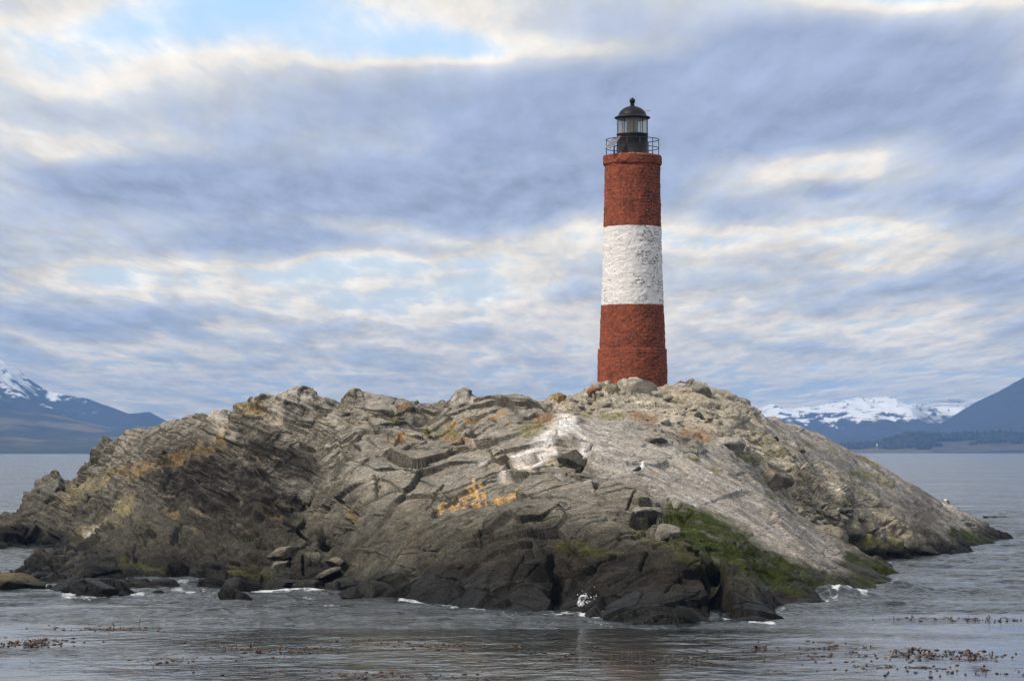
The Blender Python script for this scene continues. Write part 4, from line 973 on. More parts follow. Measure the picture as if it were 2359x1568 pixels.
z += .035 * (.5 - np.abs(fbm(Pn * np.array([1.5, 1.1, 1], np.float32), 4, 311)))
z *= 1.2 * (1 - .88 * slick)
# surge at the foot of the weedy slab and in the coves
def hump(px, py, rx, ry, h):
    w_ = np.array(W(px, py, sea_Y(py)))
    return h * np.exp(-((Pn[:, 0] - w_[0]) / rx) ** 2 - ((Pn[:, 1] - w_[1]) / ry) ** 2)
sg = hump(838, 597, .9, 1.2, .28) + hump(905, 590, .7, 1.6, .25) + hump(*R(1, 1190, 1315), .9, 1.0, .12) + hump(880, 606, 1.5, 1., .10)
z += sg + sg * 1.1 * fbm(Pn * 1.8, 4, 321)
fade = sstep(320, 200, rad_[ni]) * sstep(38, 42, rad_[ni])
Zs = np.zeros(len(X), np.float32); Zs[ni] = z * fade
foam = np.zeros(len(X), np.float32)
def foam_st(pts, r, s=1.0):
    d = stroke_dist(PXs[ni], (PYs[ni]) * 2.2, [(p[0], p[1] * 2.2) for p in pts]) / r
    foam[ni] = np.maximum(foam[ni], s * (1 - sstep(.2, 1.2, d)))
for pts, r_, s_ in [([R(1, 1080, 1330), R(1, 1150, 1310), R(1, 1240, 1295)], 6, .62), ([R(1, 1100, 1350), R(1, 1210, 1370)], 7, .75), ([R(1, 200, 1310), R(1, 300, 1335), R(1, 380, 1350)], 6, .9), ([R(1, 560, 1345), R(1, 620, 1385)], 5, 1.),
                    ([R(1, 400, 1395), R(1, 560, 1395), R(1, 800, 1380), R(1, 890, 1376)], 4, .7), ([R(2, 20, 1366), R(2, 180, 1362), R(2, 300, 1360), R(2, 455, 1360)], 4.5, .95), ([R(2, 340, 1388), R(2, 430, 1410)], 4, .6), ([R(2, 470, 1450), R(2, 560, 1455)], 3, .7),
                    ([R(2, 950, 1405), R(2, 1130, 1430)], 6, .75), ([R(2, 1150, 1440), R(2, 1480, 1480)], 4, .55), ([R(3, 0, 1500), R(3, 250, 1508), R(3, 500, 1500)], 4, .6), ([R(3, 440, 1490), R(3, 520, 1490)], 3, .9), ([R(3, 520, 1505), R(3, 700, 1512)], 7, 1.1), ([R(3, 560, 1540), R(3, 700, 1560)], 5, .5), ([R(3, 1400, 1528), R(3, 1480, 1536)], 3, .7), ([R(4, 0, 1548), R(4, 150, 1552)], 3, .8),
                    ([R(4, 540, 1385), R(4, 600, 1372), R(4, 720, 1385)], 7, 1.), ([R(4, 480, 1420), R(4, 540, 1410)], 4, .6), ([R(4, 860, 1330), R(4, 950, 1300)], 5, .55), ([R(1, -40, 850), R(1, 60, 850), R(1, 120, 850)], 4, .5), ([R(4, 230, 1440), R(4, 420, 1445)], 4, .4), ([R(4, 1420, 1075), R(4, 1560, 1065)], 3, .35)]:
    foam_st(pts, r_, s_)
foam_st(WL[6:20], 4.0, .42); foam_st(WL[19:38], 3.4, .36); foam_st(WL[37:50], 4.5, .44); foam_st(WL[50:], 3, .3)
na, nr = len(ang), len(rr)
ii, jj = np.meshgrid(np.arange(na - 1), np.arange(nr - 1), indexing='ij')
q = np.stack([ii * nr + jj, (ii + 1) * nr + jj, (ii + 1) * nr + jj + 1, ii * nr + jj + 1], -1).reshape(-1, 4)[:, ::-1]
wm, g, b = mat('sea_water')
geo = g.node('ShaderNodeNewGeometry'); pos = geo.outputs['Position']
sl = g.node('ShaderNodeAttribute', attribute_name='slick').outputs['Fac']
fo = g.node('ShaderNodeAttribute', attribute_name='foam').outputs['Fac']
w1 = g.noise(g.mapping(pos, (1, 1.0, 1)), 2.6, 4, .55, .3)
w2 = g.noise(g.mapping(pos, (.6, .42, 1)), .55, 5, .6, .4)
w3 = g.noise(g.mapping(pos, (.5, .25, 1)), .06, 4, .6)
hh = g.math('ADD', g.math('MULTIPLY', w1, .11), g.math('ADD', g.math('MULTIPLY', w2, .55), g.math('MULTIPLY', w3, 4.0)))
bp = g.node('ShaderNodeBump'); bp.inputs['Distance'].default_value = 1.35
g.l.new(hh, bp.inputs['Height']); g.l.new(g.maprange(sl, 0, 1, 1.0, .14), bp.inputs['Strength'])
g.l.new(bp.outputs[0], b.inputs['Normal'])
fn = g.noise(g.mapping(pos, (1, .55, 1)), 5.5, 6, .7)
fm = g.maprange(g.math('ADD', g.math('MULTIPLY', fo, .42), g.math('MULTIPLY', fn, .9)), .66, .84, 0, 1)
fm = g.math('MULTIPLY', fm, g.maprange(fo, .02, .15, 0, 1))
g.l.new(g.mix(fm, (.020, .027, .028), (.62, .64, .66)), b.inputs['Base Color'])
g.l.new(g.math('ADD', g.maprange(sl, 0, 1, .16, .06), g.math('MULTIPLY', fm, .6)), b.inputs['Roughness'])
b.inputs['IOR'].default_value = 1.333
sea_o = new_mesh('sea_water', np.stack([X, Y, Zs], 1), q, wm)
sa = np.zeros(len(X), np.float32); sa[ni] = slick
flt_attr(sea_o, sa, 'slick'); flt_attr(sea_o, foam, 'foam'); tag(sea_o, kind='structure')

# splash against the cliff
fm_, g, b = mat('white_spray')
b.inputs['Base Color'].default_value = (.78, .80, .82, 1); b.inputs['Roughness'].default_value = .35
parts = []
sr = random.Random(3)
def spx(x, y, dY=0.0):
    px, py = (2260 + x / 9.83) / 4, (2340 + y / 9.83) / 4
    Yb = 66.6 + dY
    return W(px, py, Yb)
def drop(x, y, r, dY=0):
    V, Fc = ico(1); c = spx(x, y, dY)
    parts.append(([tuple(np.array(c) + v * r * np.array([1, 1, 1.25])) for v in V], [tuple(f) for f in Fc]))
def ribbon(pts, rads):
    rads = [q_ * 1.25 for q_ in rads]
    p, r_ = sm([spx(*q_) for q_ in pts], rads, 4); parts.append(loft(p, r_, 7))
for k in range(150):
    t_ = sr.random(); a_ = 3.5 - 2.4 * t_
    drop(790 + 215 * math.cos(a_ + .1) + sr.gauss(0, 16), 600 - 200 * math.sin(a_ * .9) * (1 if a_ > .4 else 1) + sr.gauss(0, 16), sr.uniform(.006, .022), sr.uniform(-.1, .1))
for k in range(260):
    t_ = sr.random(); drop(600 + 300 * t_ + sr.gauss(0, 55), 690 + 400 * t_ ** .9 + sr.gauss(0, 30), sr.uniform(.008, .034), sr.uniform(-.15, .15))
ribbon([(830, 610), (890, 680), (880, 800), (910, 900), (960, 1040)], [.006, .010, .016, .03, .05])
ribbon([(700, 590), (720, 700), (790, 830)], [.012, .022, .022])
ribbon([(1700, 1060), (1690, 960), (1735, 890)], [.018, .012, .004])
for k in range(420):
    t = sr.random(); x = 760 + 1080 * t; y = 1150 - 140 * math.exp(-((t - .75) / .22) ** 2) * sr.random() + sr.uniform(-50, 60)
    drop(x, y, sr.uniform(.012, .05), sr.uniform(-.3, .3))
for k in range(170):
    x = sr.gauss(1000, 190); y = 1000 - abs(sr.gauss(0, 300)); drop(x, y, sr.uniform(.005, .018), sr.uniform(-.3, .3))
V, Fc = merge(parts)
spl = new_mesh('sea_spray', V, Fc, fm_)
tag(spl, 'white spray of a small wave breaking at the foot of the dark cliff', 'splash', kind='stuff')

# ------------------------------------------------------------------ kelp
KELP = simple('brown_kelp', (.075, .032, .012), .35, 0, .6, 6)
KELP2 = simple('ochre_kelp', (.17, .085, .02), .35, 0, .5, 6)
def kelp_mesh(seed, kind):
    r = random.Random(seed); parts = []
    def blade(p0, az, L, w_, lift, curl):
        n = 8; V = []; Fc = []
        for i in range(n + 1):
            t = i / n
            x = p0[0] + L * t * math.cos(az + curl * t); y = p0[1] + L * t * math.sin(az + curl * t)
            z_ = p0[2] + lift * math.sin(t * 2.4) + .006
            ww = w_ * math.sin(math.pi * min(.12 + t * .88, .97)) + .002
            nx, ny = -math.sin(az + curl * t), math.cos(az + curl * t)
            ruff = .25 * ww * math.sin(i * 2.1 + seed)
            V += [(x + nx * ww, y + ny * ww, z_ + ruff), (x - nx * ww, y - ny * ww, z_ - ruff), (x, y, z_ + .008)]
        for i in range(n):
            a = i * 3; c = a + 3
            Fc += [(a, a + 2, c + 2, c), (a + 2, a + 1, c + 1, c + 2), (a + 1, a, c, c + 1)]
        Fc += [(0, 1, 2), (n * 3, n * 3 + 2, n * 3 + 1)]
        parts.append((V, Fc))
    if kind == 'flat':
        for k in range(r.randint(1, 3)): blade((r.uniform(-.05, .05), r.uniform(-.05, .05), 0), r.uniform(0, 6.28), r.uniform(.22, .6), r.uniform(.022, .05), r.uniform(.01, .04), r.uniform(-1, 1))
    elif kind == 'up':
        for k in range(r.randint(1, 2)): blade((0, 0, -.02), r.uniform(0, 6.28), r.uniform(.08, .16), r.uniform(.02, .035), r.uniform(.14, .24), r.uniform(-1, 1))
        blade((.05, 0, 0), r.uniform(0, 6.28), .2, .03, .02, .5)
    else:
        for k in range(r.randint(5, 8)): blade((r.gauss(0, .12), r.gauss(0, .10), 0), r.uniform(0, 6.28), r.uniform(.14, .32), r.uniform(.025, .05), r.uniform(.01, .12), r.uniform(-1.5, 1.5))
    return merge(parts)
PROTO = {}
for kind in ('flat', 'up', 'tuft'):
    PROTO[kind] = []
    for s_ in range(5):
        V, Fc = kelp_mesh(900 + s_ * 7 + len(kind), kind)
        me = bpy.data.meshes.new('kelp_' + kind); me.from_pydata(V, [], Fc); me.update()
        me.polygons.foreach_set('use_smooth', np.ones(len(me.polygons), bool))
        me.materials.append(KELP if s_ % 3 else KELP2); PROTO[kind].append(me)
kr = random.Random(21)
def kelp(px, py, kind, sc, label, group):
    o = bpy.data.objects.new('kelp', kr.choice(PROTO[kind])); COL.objects.link(o)
    o.location = W(px, py, sea_Y(py)); o.location.z = .0; o.rotation_euler = (0, 0, kr.uniform(0, 6.28)); o.scale = (sc, sc, sc)
    tag(o, label, 'kelp', group)
KP = [  # frame px centre line, spread, n, kinds, label, group
 ([(0, 644), (60, 643)], (26, 3.5), 20, 'flat flat tuft', 'brown kelp blade in the dense raft at the left edge of the water', 'kelp raft at the left edge'),
 ([(60, 627), (160, 630)], (18, 1.6), 9, 'flat flat flat up', 'kelp blade floating in the thin line left of centre below the surf', 'kelp line below the left surf'),
 ([(140, 662), (250, 655), (300, 648)], (14, 2.5), 16, 'flat flat flat up', 'kelp scrap drifting in the slanting chain at lower left', 'slanting kelp chain at lower left'),
 ([(210, 648), (330, 653)], (26, 3.5), 16, 'flat flat flat up tuft', 'kelp tuft on the calm water below the middle of the cliff', 'kelp below the mid cliff'),
 ([(270, 672), (480, 676)], (40, 3.0), 14, 'flat flat tuft', 'kelp blade near the bottom edge, left half', 'kelp at the bottom edge left'),
 ([(330, 642), (470, 646)], (30, 3.0), 16, 'flat flat flat up', 'kelp blade between the dark reflections below the cliff', 'kelp between the dark reflections'),
 ([(560, 655), (700, 660)], (40, 6.), 14, 'flat', 'single oval kelp blade on the glassy water right of centre', 'kelp right of centre'),
 ([(750, 648), (800, 652), (860, 653)], (30, 8), 20, 'flat flat flat tuft flat up', 'kelp blade in the loose raft right of centre', 'kelp raft right of centre'),
 ([(880, 655), (1000, 654)], (34, 4.5), 24, 'flat flat tuft', 'kelp blade in the long raft at lower right', 'kelp raft at lower right'),
 ([(880, 668), (1020, 672)], (50, 4), 18, 'flat', 'kelp blade scattered near the lower right corner', 'kelp at the lower right corner'),
 ([(900, 618), (1020, 620)], (24, 1.4), 18, 'flat flat flat up', 'small kelp tip in the thin line on the water right of the island', 'kelp line right of the island'),
 ([(950, 562), (1024, 561)], (20, 1.6), 22, 'flat', 'small dark kelp tip in the line beside the right tip of the island', 'kelp line beside the right tip'),
 ([(965, 511), (1024, 514)], (20, 1.4), 18, 'flat', 'tiny kelp tip in the far line beyond the right slope', 'far kelp line'),
]
for line, (sx_, sy_), n, kinds, lab, grp in KP:
    for k in range(n):
        i = kr.randrange(len(line) - 1); t = kr.random()
        px = line[i][0] + (line[i + 1][0] - line[i][0]) * t + kr.gauss(0, sx_ * .5)
        py = line[i][1] + (line[i + 1][1] - line[i][1]) * t + kr.gauss(0, sy_ * .6)
        far = sea_Y(py) / 52
        kelp(px, min(py, 679), kr.choice(kinds.split()), kr.uniform(.35, .85) * (1 if far < 1.4 else 1.3), lab, grp)
for px, py, kind, sc, lab in [(139, 625, 'up', 1.6, 'upright kelp blades sticking out of the water below the left surf'), (207, 639, 'up', 1.3, 'thin upright kelp stalk left of the dark reflection'), (520, 648, 'tuft', 1.3, 'dark red kelp clump floating in front of the middle of the island'), (258, 641.5, 'up', 1.2, 'dark upright kelp blade in the middle of the left foreground'),
                              (563, 657, 'tuft', 1.0, 'oval brown kelp blade right of the red clump'), (770, 670, 'flat', 1.6, 'large olive kelp blade at the bottom edge right of centre'), (420, 661, 'tuft', 1.1, 'dark kelp knot with its reflection in the foreground, left of the red clump'), (31, 662, 'up', 1.2, 'lone upright kelp tip at lower left'), (986, 517.3, 'flat', 3.2, 'orange brown kelp frond floating beyond the right slope')]:
    kelp(px, py, kind, sc * (.42 if sc < 3 else 1), lab, None)
parts = []
for line, (sx_, sy_), n, kinds, lab, grp in KP:
    for k in range(n * 3):
        i = kr.randrange(len(line) - 1); t = kr.random()
        px = line[i][0] + (line[i + 1][0] - line[i][0]) * t + kr.gauss(0, sx_ * .9); py = min(line[i][1] + (line[i + 1][1] - line[i][1]) * t + kr.gauss(0, sy_ * .8), 690)
        x, y, _ = W(px, py, sea_Y(py)); a = kr.uniform(0, 3.14); L = kr.uniform(.02, .07); w_ = L * .4
        dx, dy = math.cos(a), math.sin(a)
        parts.append(([(x - dx * L, y - dy * L, .006), (x - dy * w_, y + dx * w_, .012), (x + dx * L, y + dy * L, .008), (x + dy * w_, y - dx * w_, .010), (x, y, -.02), (x, y, .03)],
                      [(0, 1, 5), (1, 2, 5), (2, 3, 5), (3, 0, 5), (1, 0, 4), (2, 1, 4), (3, 2, 4), (0, 3, 4)]))
V, Fc = merge(parts)
tag(new_mesh('kelp_scraps', V, Fc, KELP), 'tiny brown scraps of kelp floating among the larger blades', 'kelp', kind='stuff')

# ------------------------------------------------------------------ distant shores
def profile(pts):
    xs = [F(*p)[0] for p in pts]; ys = [F(*p)[1] for p in pts]
    return lambda px: np.interp(px, xs, ys)

def mountain(name, pts, D, depth, seed, rough, paint, x0, x1, nu=420, nv=150, ridge=.35, front=.0, jag=.02):
    """ridge line at distance D, flanks falling to the water on the near side (depth) and behind"""
    pf = profile(pts); px = np.linspace(x0, x1, nu)
    crest = np.maximum((HOR - pf(px)) / FPX * D, 0) + CH * (1 - 0)
    q1 = np.stack([px / 15.0, np.full_like(px, seed * 1.7), np.zeros_like(px)], 1)
    crest = crest * (1 + jag * fbm(q1, 4, seed + 9, .6))
    v = np.concatenate([np.linspace(0, 1, nv), np.linspace(1.04, 1.5, 14)])
    PXg, Vg = np.meshgrid(px, v, indexing='ij')
    Yg = D - depth + depth * Vg
    Xg = (PXg - 512) / FPX * D * (1 + (Vg - 1) * depth / D * .6)
    shp = np.where(Vg <= 1, Vg ** (1.25) * (1 + front * np.sin(np.pi * Vg)), 1 - (Vg - 1) * 1.9)
    q_ = np.stack([Xg.ravel() + .25 * Yg.ravel(), Yg.ravel() * .30, np.zeros(Xg.size)], 1) / (rough * .6)
    rn = (1 - np.abs(fbm(q_ * 1.0, 5, seed)) * 2.2)
    rn2 = fbm(q_ * 2.7, 4, seed + 3)
    env = np.where(Vg <= 1, np.sin(np.pi * np.clip(Vg, 0, 1)) ** .6 * .9 + .10 * Vg, .3)
    Z_ = crest[:, None] * np.clip(shp, 0, None)
    Z_ = Z_ * (1 + env * ridge * (rn.reshape(Xg.shape) - .5)) + crest[:, None] * env * ridge * .25 * rn2.reshape(Xg.shape)
    Z_ = np.where(Vg <= 1, np.minimum(Z_, crest[:, None] * (Yg / D) * 1.0 + 0), Z_)
    Z_ = np.where((Vg > .985) & (Vg <= 1.0), crest[:, None] * (1 + .012 * rn2.reshape(Xg.shape)), Z_)
    Z_ -= np.where(Vg < .02, 2, 0)
    V = np.stack([Xg, Yg, Z_], -1).reshape(-1, 3).astype(np.float32)
    n_, m_ = Xg.shape
    ii, jj = np.meshgrid(np.arange(n_ - 1), np.arange(m_ - 1), indexing='ij')
    q = np.stack([ii * m_ + jj, (ii + 1) * m_ + jj, (ii + 1) * m_ + jj + 1, ii * m_ + jj + 1], -1).reshape(-1, 4)
    o = new_mesh(name, V, q, LAND)
    pyv = HOR - (V[:, 2] - CH) / V[:, 1] * FPX; pxv = V[:, 0] / V[:, 1] * FPX + 512
    col_attr(o, paint(V, V[:, 2], pxv, pyv, rn, rn2)); tag(o, kind='structure')
    return o
LAND, g, b = mat('far_land')
at = g.node('ShaderNodeAttribute', attribute_name='Col')
g.l.new(at.outputs['Color'], b.inputs['Base Color']); b.inputs['Roughness'].default_value = .95; b.inputs['Specular IOR Level'].default_value = .05

def snow(V, z, lo, hi, rn, rn2, base, fine=.02, amp=.5, cover=1.0):
    n = fbm(V * np.array([fine, fine * .25, fine * 1.0], np.float32) * 1.8, 6, 77, .68)
    C = np.tile(np.array(base, np.float32), (len(V), 1)) * (1 + .25 * n)[:, None]
    m = sstep(-.12, .18, np.minimum((z - lo) / (hi - lo) - .5, .24) + amp * 1.7 * n + .35 * rn2 + .15 * rn) * cover
    return lerp(C, (.92, .92, .91), m)

# left: snow-topped mountain with a lower shore in front
def p_left(V, z, px, py, rn, rn2):
    C = snow(V, z, 90, 150, rn, rn2, (.040, .045, .050), .02, .95)
    return C
mountain('mountain', [(-1150, 1042), (-900, 850), (-500, 790), (-300, 770), (-150, 775), (0, 828), (25, 840), (60, 868), (110, 900), (155, 909), (205, 918), (250, 935), (300, 952), (345, 947), (395, 974), (440, 1010), (520, 1050)], 5200, 2300, 11, 420, p_left, -505, 226)
def p_left2(V, z, px, py, rn, rn2):
    n = fbm(V * np.array([.006, .006, .05], np.float32), 4, 88)
    C = np.tile(np.array([.055, .060, .050], np.float32), (len(V), 1)) * (1 + .3 * n)[:, None]
    C = lerp(C, (.15, .125, .08), sstep(.05, .4, n + .5 * np.exp(-((z - 42) / 12) ** 2) - .12))
    C = lerp(C, (.24, .18, .10), np.exp(-((z - 14) / 4.) ** 2) * sstep(.1, .35, fbm(V * .008, 3, 89)))
    return C
mountain('foothill', [(-1150, 1042), (-900, 930), (-200, 930), (0, 938), (60, 948), (130, 955), (200, 972), (260, 985), (320, 980), (380, 985), (450, 1000), (560, 1045)], 4000, 1500, 13, 330, p_left2, -505, 246, ridge=.25)
# right: snowy range, blue mountain, wooded headland
def p_snow(V, z, px, py, rn, rn2):
    C = snow(V, z, 52, 96, rn, rn2, (.045, .050, .058), 0.018, .8)
    C = lerp(C, (.045, .05, .055), sstep(905, 925, px) * sstep(.1, .5, rn2 + .4) * .6)
    return C
mountain('snowy_range', [(1330, 1042), (1500, 1000), (1650, 975), (1745, 942), (1775, 929), (1810, 941), (1840, 938), (1875, 936), (1920, 925), (1955, 917), (1985, 915), (2030, 917), (2038, 913), (2060, 925), (2085, 932), (2120, 926), (2160, 922), (2240, 918), (2300, 915), (2500, 905), (2900, 940), (3150, 1042)], 6200, 2400, 23, 520, p_snow, 576, 1372, nu=860, nv=220, ridge=.42, jag=.05)
mountain('far_ridge', [(1600, 1042), (1700, 1010), (1800, 985), (1900, 1000), (2000, 985), (2100, 990), (2200, 985), (2300, 980), (2440, 1042)], 5600, 1400, 29, 400, lambda V, z, px, py, rn, rn2: np.tile(np.array([.045, .052, .058], np.float32), (len(V), 1)), 690, 1060, ridge=.2)
mountain('blue_mountain', [(1900, 1041), (2000, 1030), (2100, 1005), (2150, 985), (2200, 955), (2240, 930), (2300, 900), (2359, 868), (2450, 830), (2600, 800), (2800, 850), (3050, 1042)], 4900, 1900, 31, 430, lambda V, z, px, py, rn, rn2: snow(V, z, 136, 185, rn, rn2, (.042, .047, .055), .02, .4), 800, 1330, ridge=.12)
mountain('low_hill', [(1790, 1042), (1850, 1030), (1920, 1018), (1970, 1004), (2010, 1003), (2060, 1008), (2120, 1010), (2200, 1020), (2290, 1042)], 4600, 500, 41, 200, lambda V, z, px, py, rn, rn2: np.tile(np.array([.040, .046, .046], np.float32), (len(V), 1)), 775, 996, nu=200, nv=60, ridge=.2)
def p_head(V, z, px, py, rn, rn2):
    n = fbm(V * .02, 4, 93)
    C = np.tile(np.array([.040, .045, .036], np.float32), (len(V), 1)) * (1 + .4 * n)[:, None]
    C = lerp(C, (.10, .085, .06), sstep(7, 3, z + 8 * n) * sstep(-.4, .2, n + .2))
    C = lerp(C, (.105, .09, .068), sstep(900, 960, px + 60 * n) * sstep(17, 11, z + 10 * n) * .85)
    return C
HP = [(1850, 1042), (1880, 1036), (1930, 1029), (1960, 1026), (2000, 1024), (2030, 1020), (2060, 1010), (2090, 1002), (2120, 1000), (2150, 1002), (2180, 1005), (2220, 1002), (2260, 1003), (2300, 997), (2330, 999), (2380, 1006), (2500, 1012), (2700, 1042)]
head = mountain('headland', HP, 3600, 420, 43, 120, p_head, 802, 1176, nu=500, nv=120, ridge=.3)
# wood on the headland: one mass of crowns
hv = np.array([v.co[:] for v in head.data.vertices]); pxv = hv[:, 0] / hv[:, 1] * FPX + 512
hn_ = fbm(hv * .012, 3, 66) * 6
sel = np.where((hv[:, 2] + hn_ > 5) & ((hv[:, 2] + hn_ > 13) | (pxv < 930)) & (pxv > 800) & (pxv < 1060) & (hv[:, 1] < 3620))[0]
fr_ = np.random.default_rng(9); sel = fr_.choice(sel, min(3800, len(sel)), replace=False)
Vi, Fi = ico(1); VV = []; FF = []; CCv = []
for k, i in enumerate(sel):
    s_ = fr_.uniform(1.6, 3.4); j = 1 + .35 * fr_.normal(size=(len(Vi), 1))
    VV.append(hv[i] + Vi * j * np.array([s_, s_, s_ * 1.25]) + np.array([0, 0, s_ * .35])); FF.append(Fi + k * len(Vi))
    CCv.append(np.tile(np.array([.024, .030, .021]) * fr_.uniform(.55, 1.7) + (np.array([.03, .012, 0]) if fr_.random() < .18 else 0), (len(Vi), 1)))
wood = new_mesh('far_wood', np.concatenate(VV), np.concatenate(FF), LAND, smooth=False)
col_attr(wood, np.concatenate(CCv)); tag(wood, 'dark wood covering the distant headland on the right', 'wood', kind='stuff')
# islet tongue with a white beacon
mountain('islet', [(1930, 1041), (1960, 1036), (2000, 1032), (2020, 1031), (2050, 1034), (2090, 1038), (2130, 1041)], 3100, 120, 47, 60, lambda V, z, px, py, rn, rn2: np.tile(np.array([.13, .11, .065], np.float32), (len(V), 1)), 832, 930, nu=160, nv=40, ridge=.2)
BW = simple('white_paint', (.8, .8, .78), .6, 0, .05)
p = W(877, 447.2, 3060)
bea = empty('beacon', (p[0], p[1], p[2] - 1.5)); tag(bea, 'tiny white beacon tower on the low islet of the far right shore', 'beacon')
V, Fc = lathe([(1.1, -1), (1.0, 4.2), (1.25, 4.3), (1.25, 4.7)], 16); new_mesh('tower', V, Fc, BW, bea)
V, Fc = lathe([(.7, 4.7), (.7, 5.8), (.1, 6.5)], 12); new_mesh('lantern', V, Fc, BW, bea)
p = W(842, 450.2, 3000)
hut = empty('shore_hut', (p[0], p[1], .3)); tag(hut, 'tiny white hut at the water edge left of the far beacon', 'hut')
V, Fc = box((0, 0, 1.3), (5, 3, 2.6)); new_mesh('wall', V, Fc, BW, hut, smooth=False)
V = [(-2.7, -1.8, 2.6), (2.7, -1.8, 2.6), (2.7, 1.8, 2.6), (-2.7, 1.8, 2.6), (-2.7, 0, 4), (2.7, 0, 4)]
new_mesh('roof', V, [(0, 1, 5, 4), (2, 3, 4, 5), (0, 4, 3), (1, 2, 5), (0, 3, 2, 1)], simple('pale_roof', (.6, .6, .6), .7), hut, smooth=False)

# ------------------------------------------------------------------ air
hz = bpy.data.materials.new('haze'); hz.use_nodes = True
g = NT(hz.node_tree); g.n.remove(g.n['Principled BSDF'])
pv = g.node('ShaderNodeVolumePrincipled')
pv.inputs['Color'].default_value = (.25, .48, .93, 1); pv.inputs['Density'].default_value = HAZE_D = 1.5e-4
pv.inputs['Anisotropy'].default_value = 0.0
g.l.new(pv.outputs[0], g.n['Material Output'].inputs['Volume'])
V, Fc = box((0, 0, 0), (1, 1, 1))
V = [(x * 19000, y * 19000, (z + .5) * 258 - 6) for x, y, z in V]
hzo = new_mesh('haze', V, Fc, hz, smooth=False); tag(hzo, kind='stuff'); hzo['label'] = 'pale blue air haze over the sea'; hzo['category'] = 'haze'

# ------------------------------------------------------------------ sky and light
SUN_EL, SUN_AZ = math.radians(46), math.radians(-118)     # azimuth clockwise from +Y (the view direction)
w = bpy.data.worlds.new('World'); SC.world = w; w.use_nodes = True
g = NT(w.node_tree); bg = g.n['Background']; bg.inputs['Strength'].default_value = .1
sky = g.node('ShaderNodeTexSky'); sky.sky_type = 'NISHITA'; sky.sun_disc = False
sky.sun_elevation = SUN_EL; sky.sun_rotation = SUN_AZ; sky.air_density = 1.0; sky.dust_density = 0.6; sky.ozone_density = 1.2
tc = g.node('ShaderNodeTexCoord').outputs['Generated']
sx = g.node('ShaderNodeSeparateXYZ'); g.l.new(tc, sx.inputs[0])
az = g.math('ARCTAN2', sx.outputs[0], sx.outputs[1])
el = g.math('ARCSINE', sx.outputs[2], clamp=False)
elp = g.math('MAXIMUM', el, 0.0)
den = g.math('ADD', elp, .035)
qx = g.math('DIVIDE', az, den); qy = g.math('DIVIDE', .23, den)
cb = g.node('ShaderNodeCombineXYZ'); g.l.new(qx, cb.inputs[0]); g.l.new(qy, cb.inputs[1])
qv = cb.outputs[0]
n1 = g.noise(qv, 2.4, 12, .63, .12)
n1b = g.noise(g.vmath('ADD', qv, (-.04, -.05, 0)), 2.4, 12, .63, .12)
nb = g.math('ABSOLUTE', g.math('MULTIPLY_ADD', g.noise(g.vmath('ADD', qv, (3.1, 5.7, 0)), 6.0, 7, .58, .15), 2.0, -1.0))
def puff(vec):
    v_ = g.node('ShaderNodeTexVoronoi', feature='SMOOTH_F1'); v_.normalize = True; v_.voronoi_dimensions = '2D'
    g.l.new(vec, v_.inputs['Vector'])
    v_.inputs['Scale'].default_value = 1.7; v_.inputs['Detail'].default_value = 2.0; v_.inputs['Roughness'].default_value = .55
    v_.inputs['Lacunarity'].default_value = 2.3; v_.inputs['Smoothness'].default_value = .35; v_.inputs['Randomness'].default_value = 1.0
    return v_.outputs['Distance']
qw = g.vmath('ADD', qv, g.vmath('MULTIPLY', g.vmath('SUBTRACT', g.noise(qv, 3.0, 5, .6, out='Color'), (.5, .5, .5)), (.42, .30, 0)))
pf1 = puff(qw); pf2 = puff(g.vmath('ADD', qw, (-.03, -.07, 0)))
big = g.noise(g.vmath('ADD', qv, (7.3, 2.1, 0)), .7, 5, .5, .2)
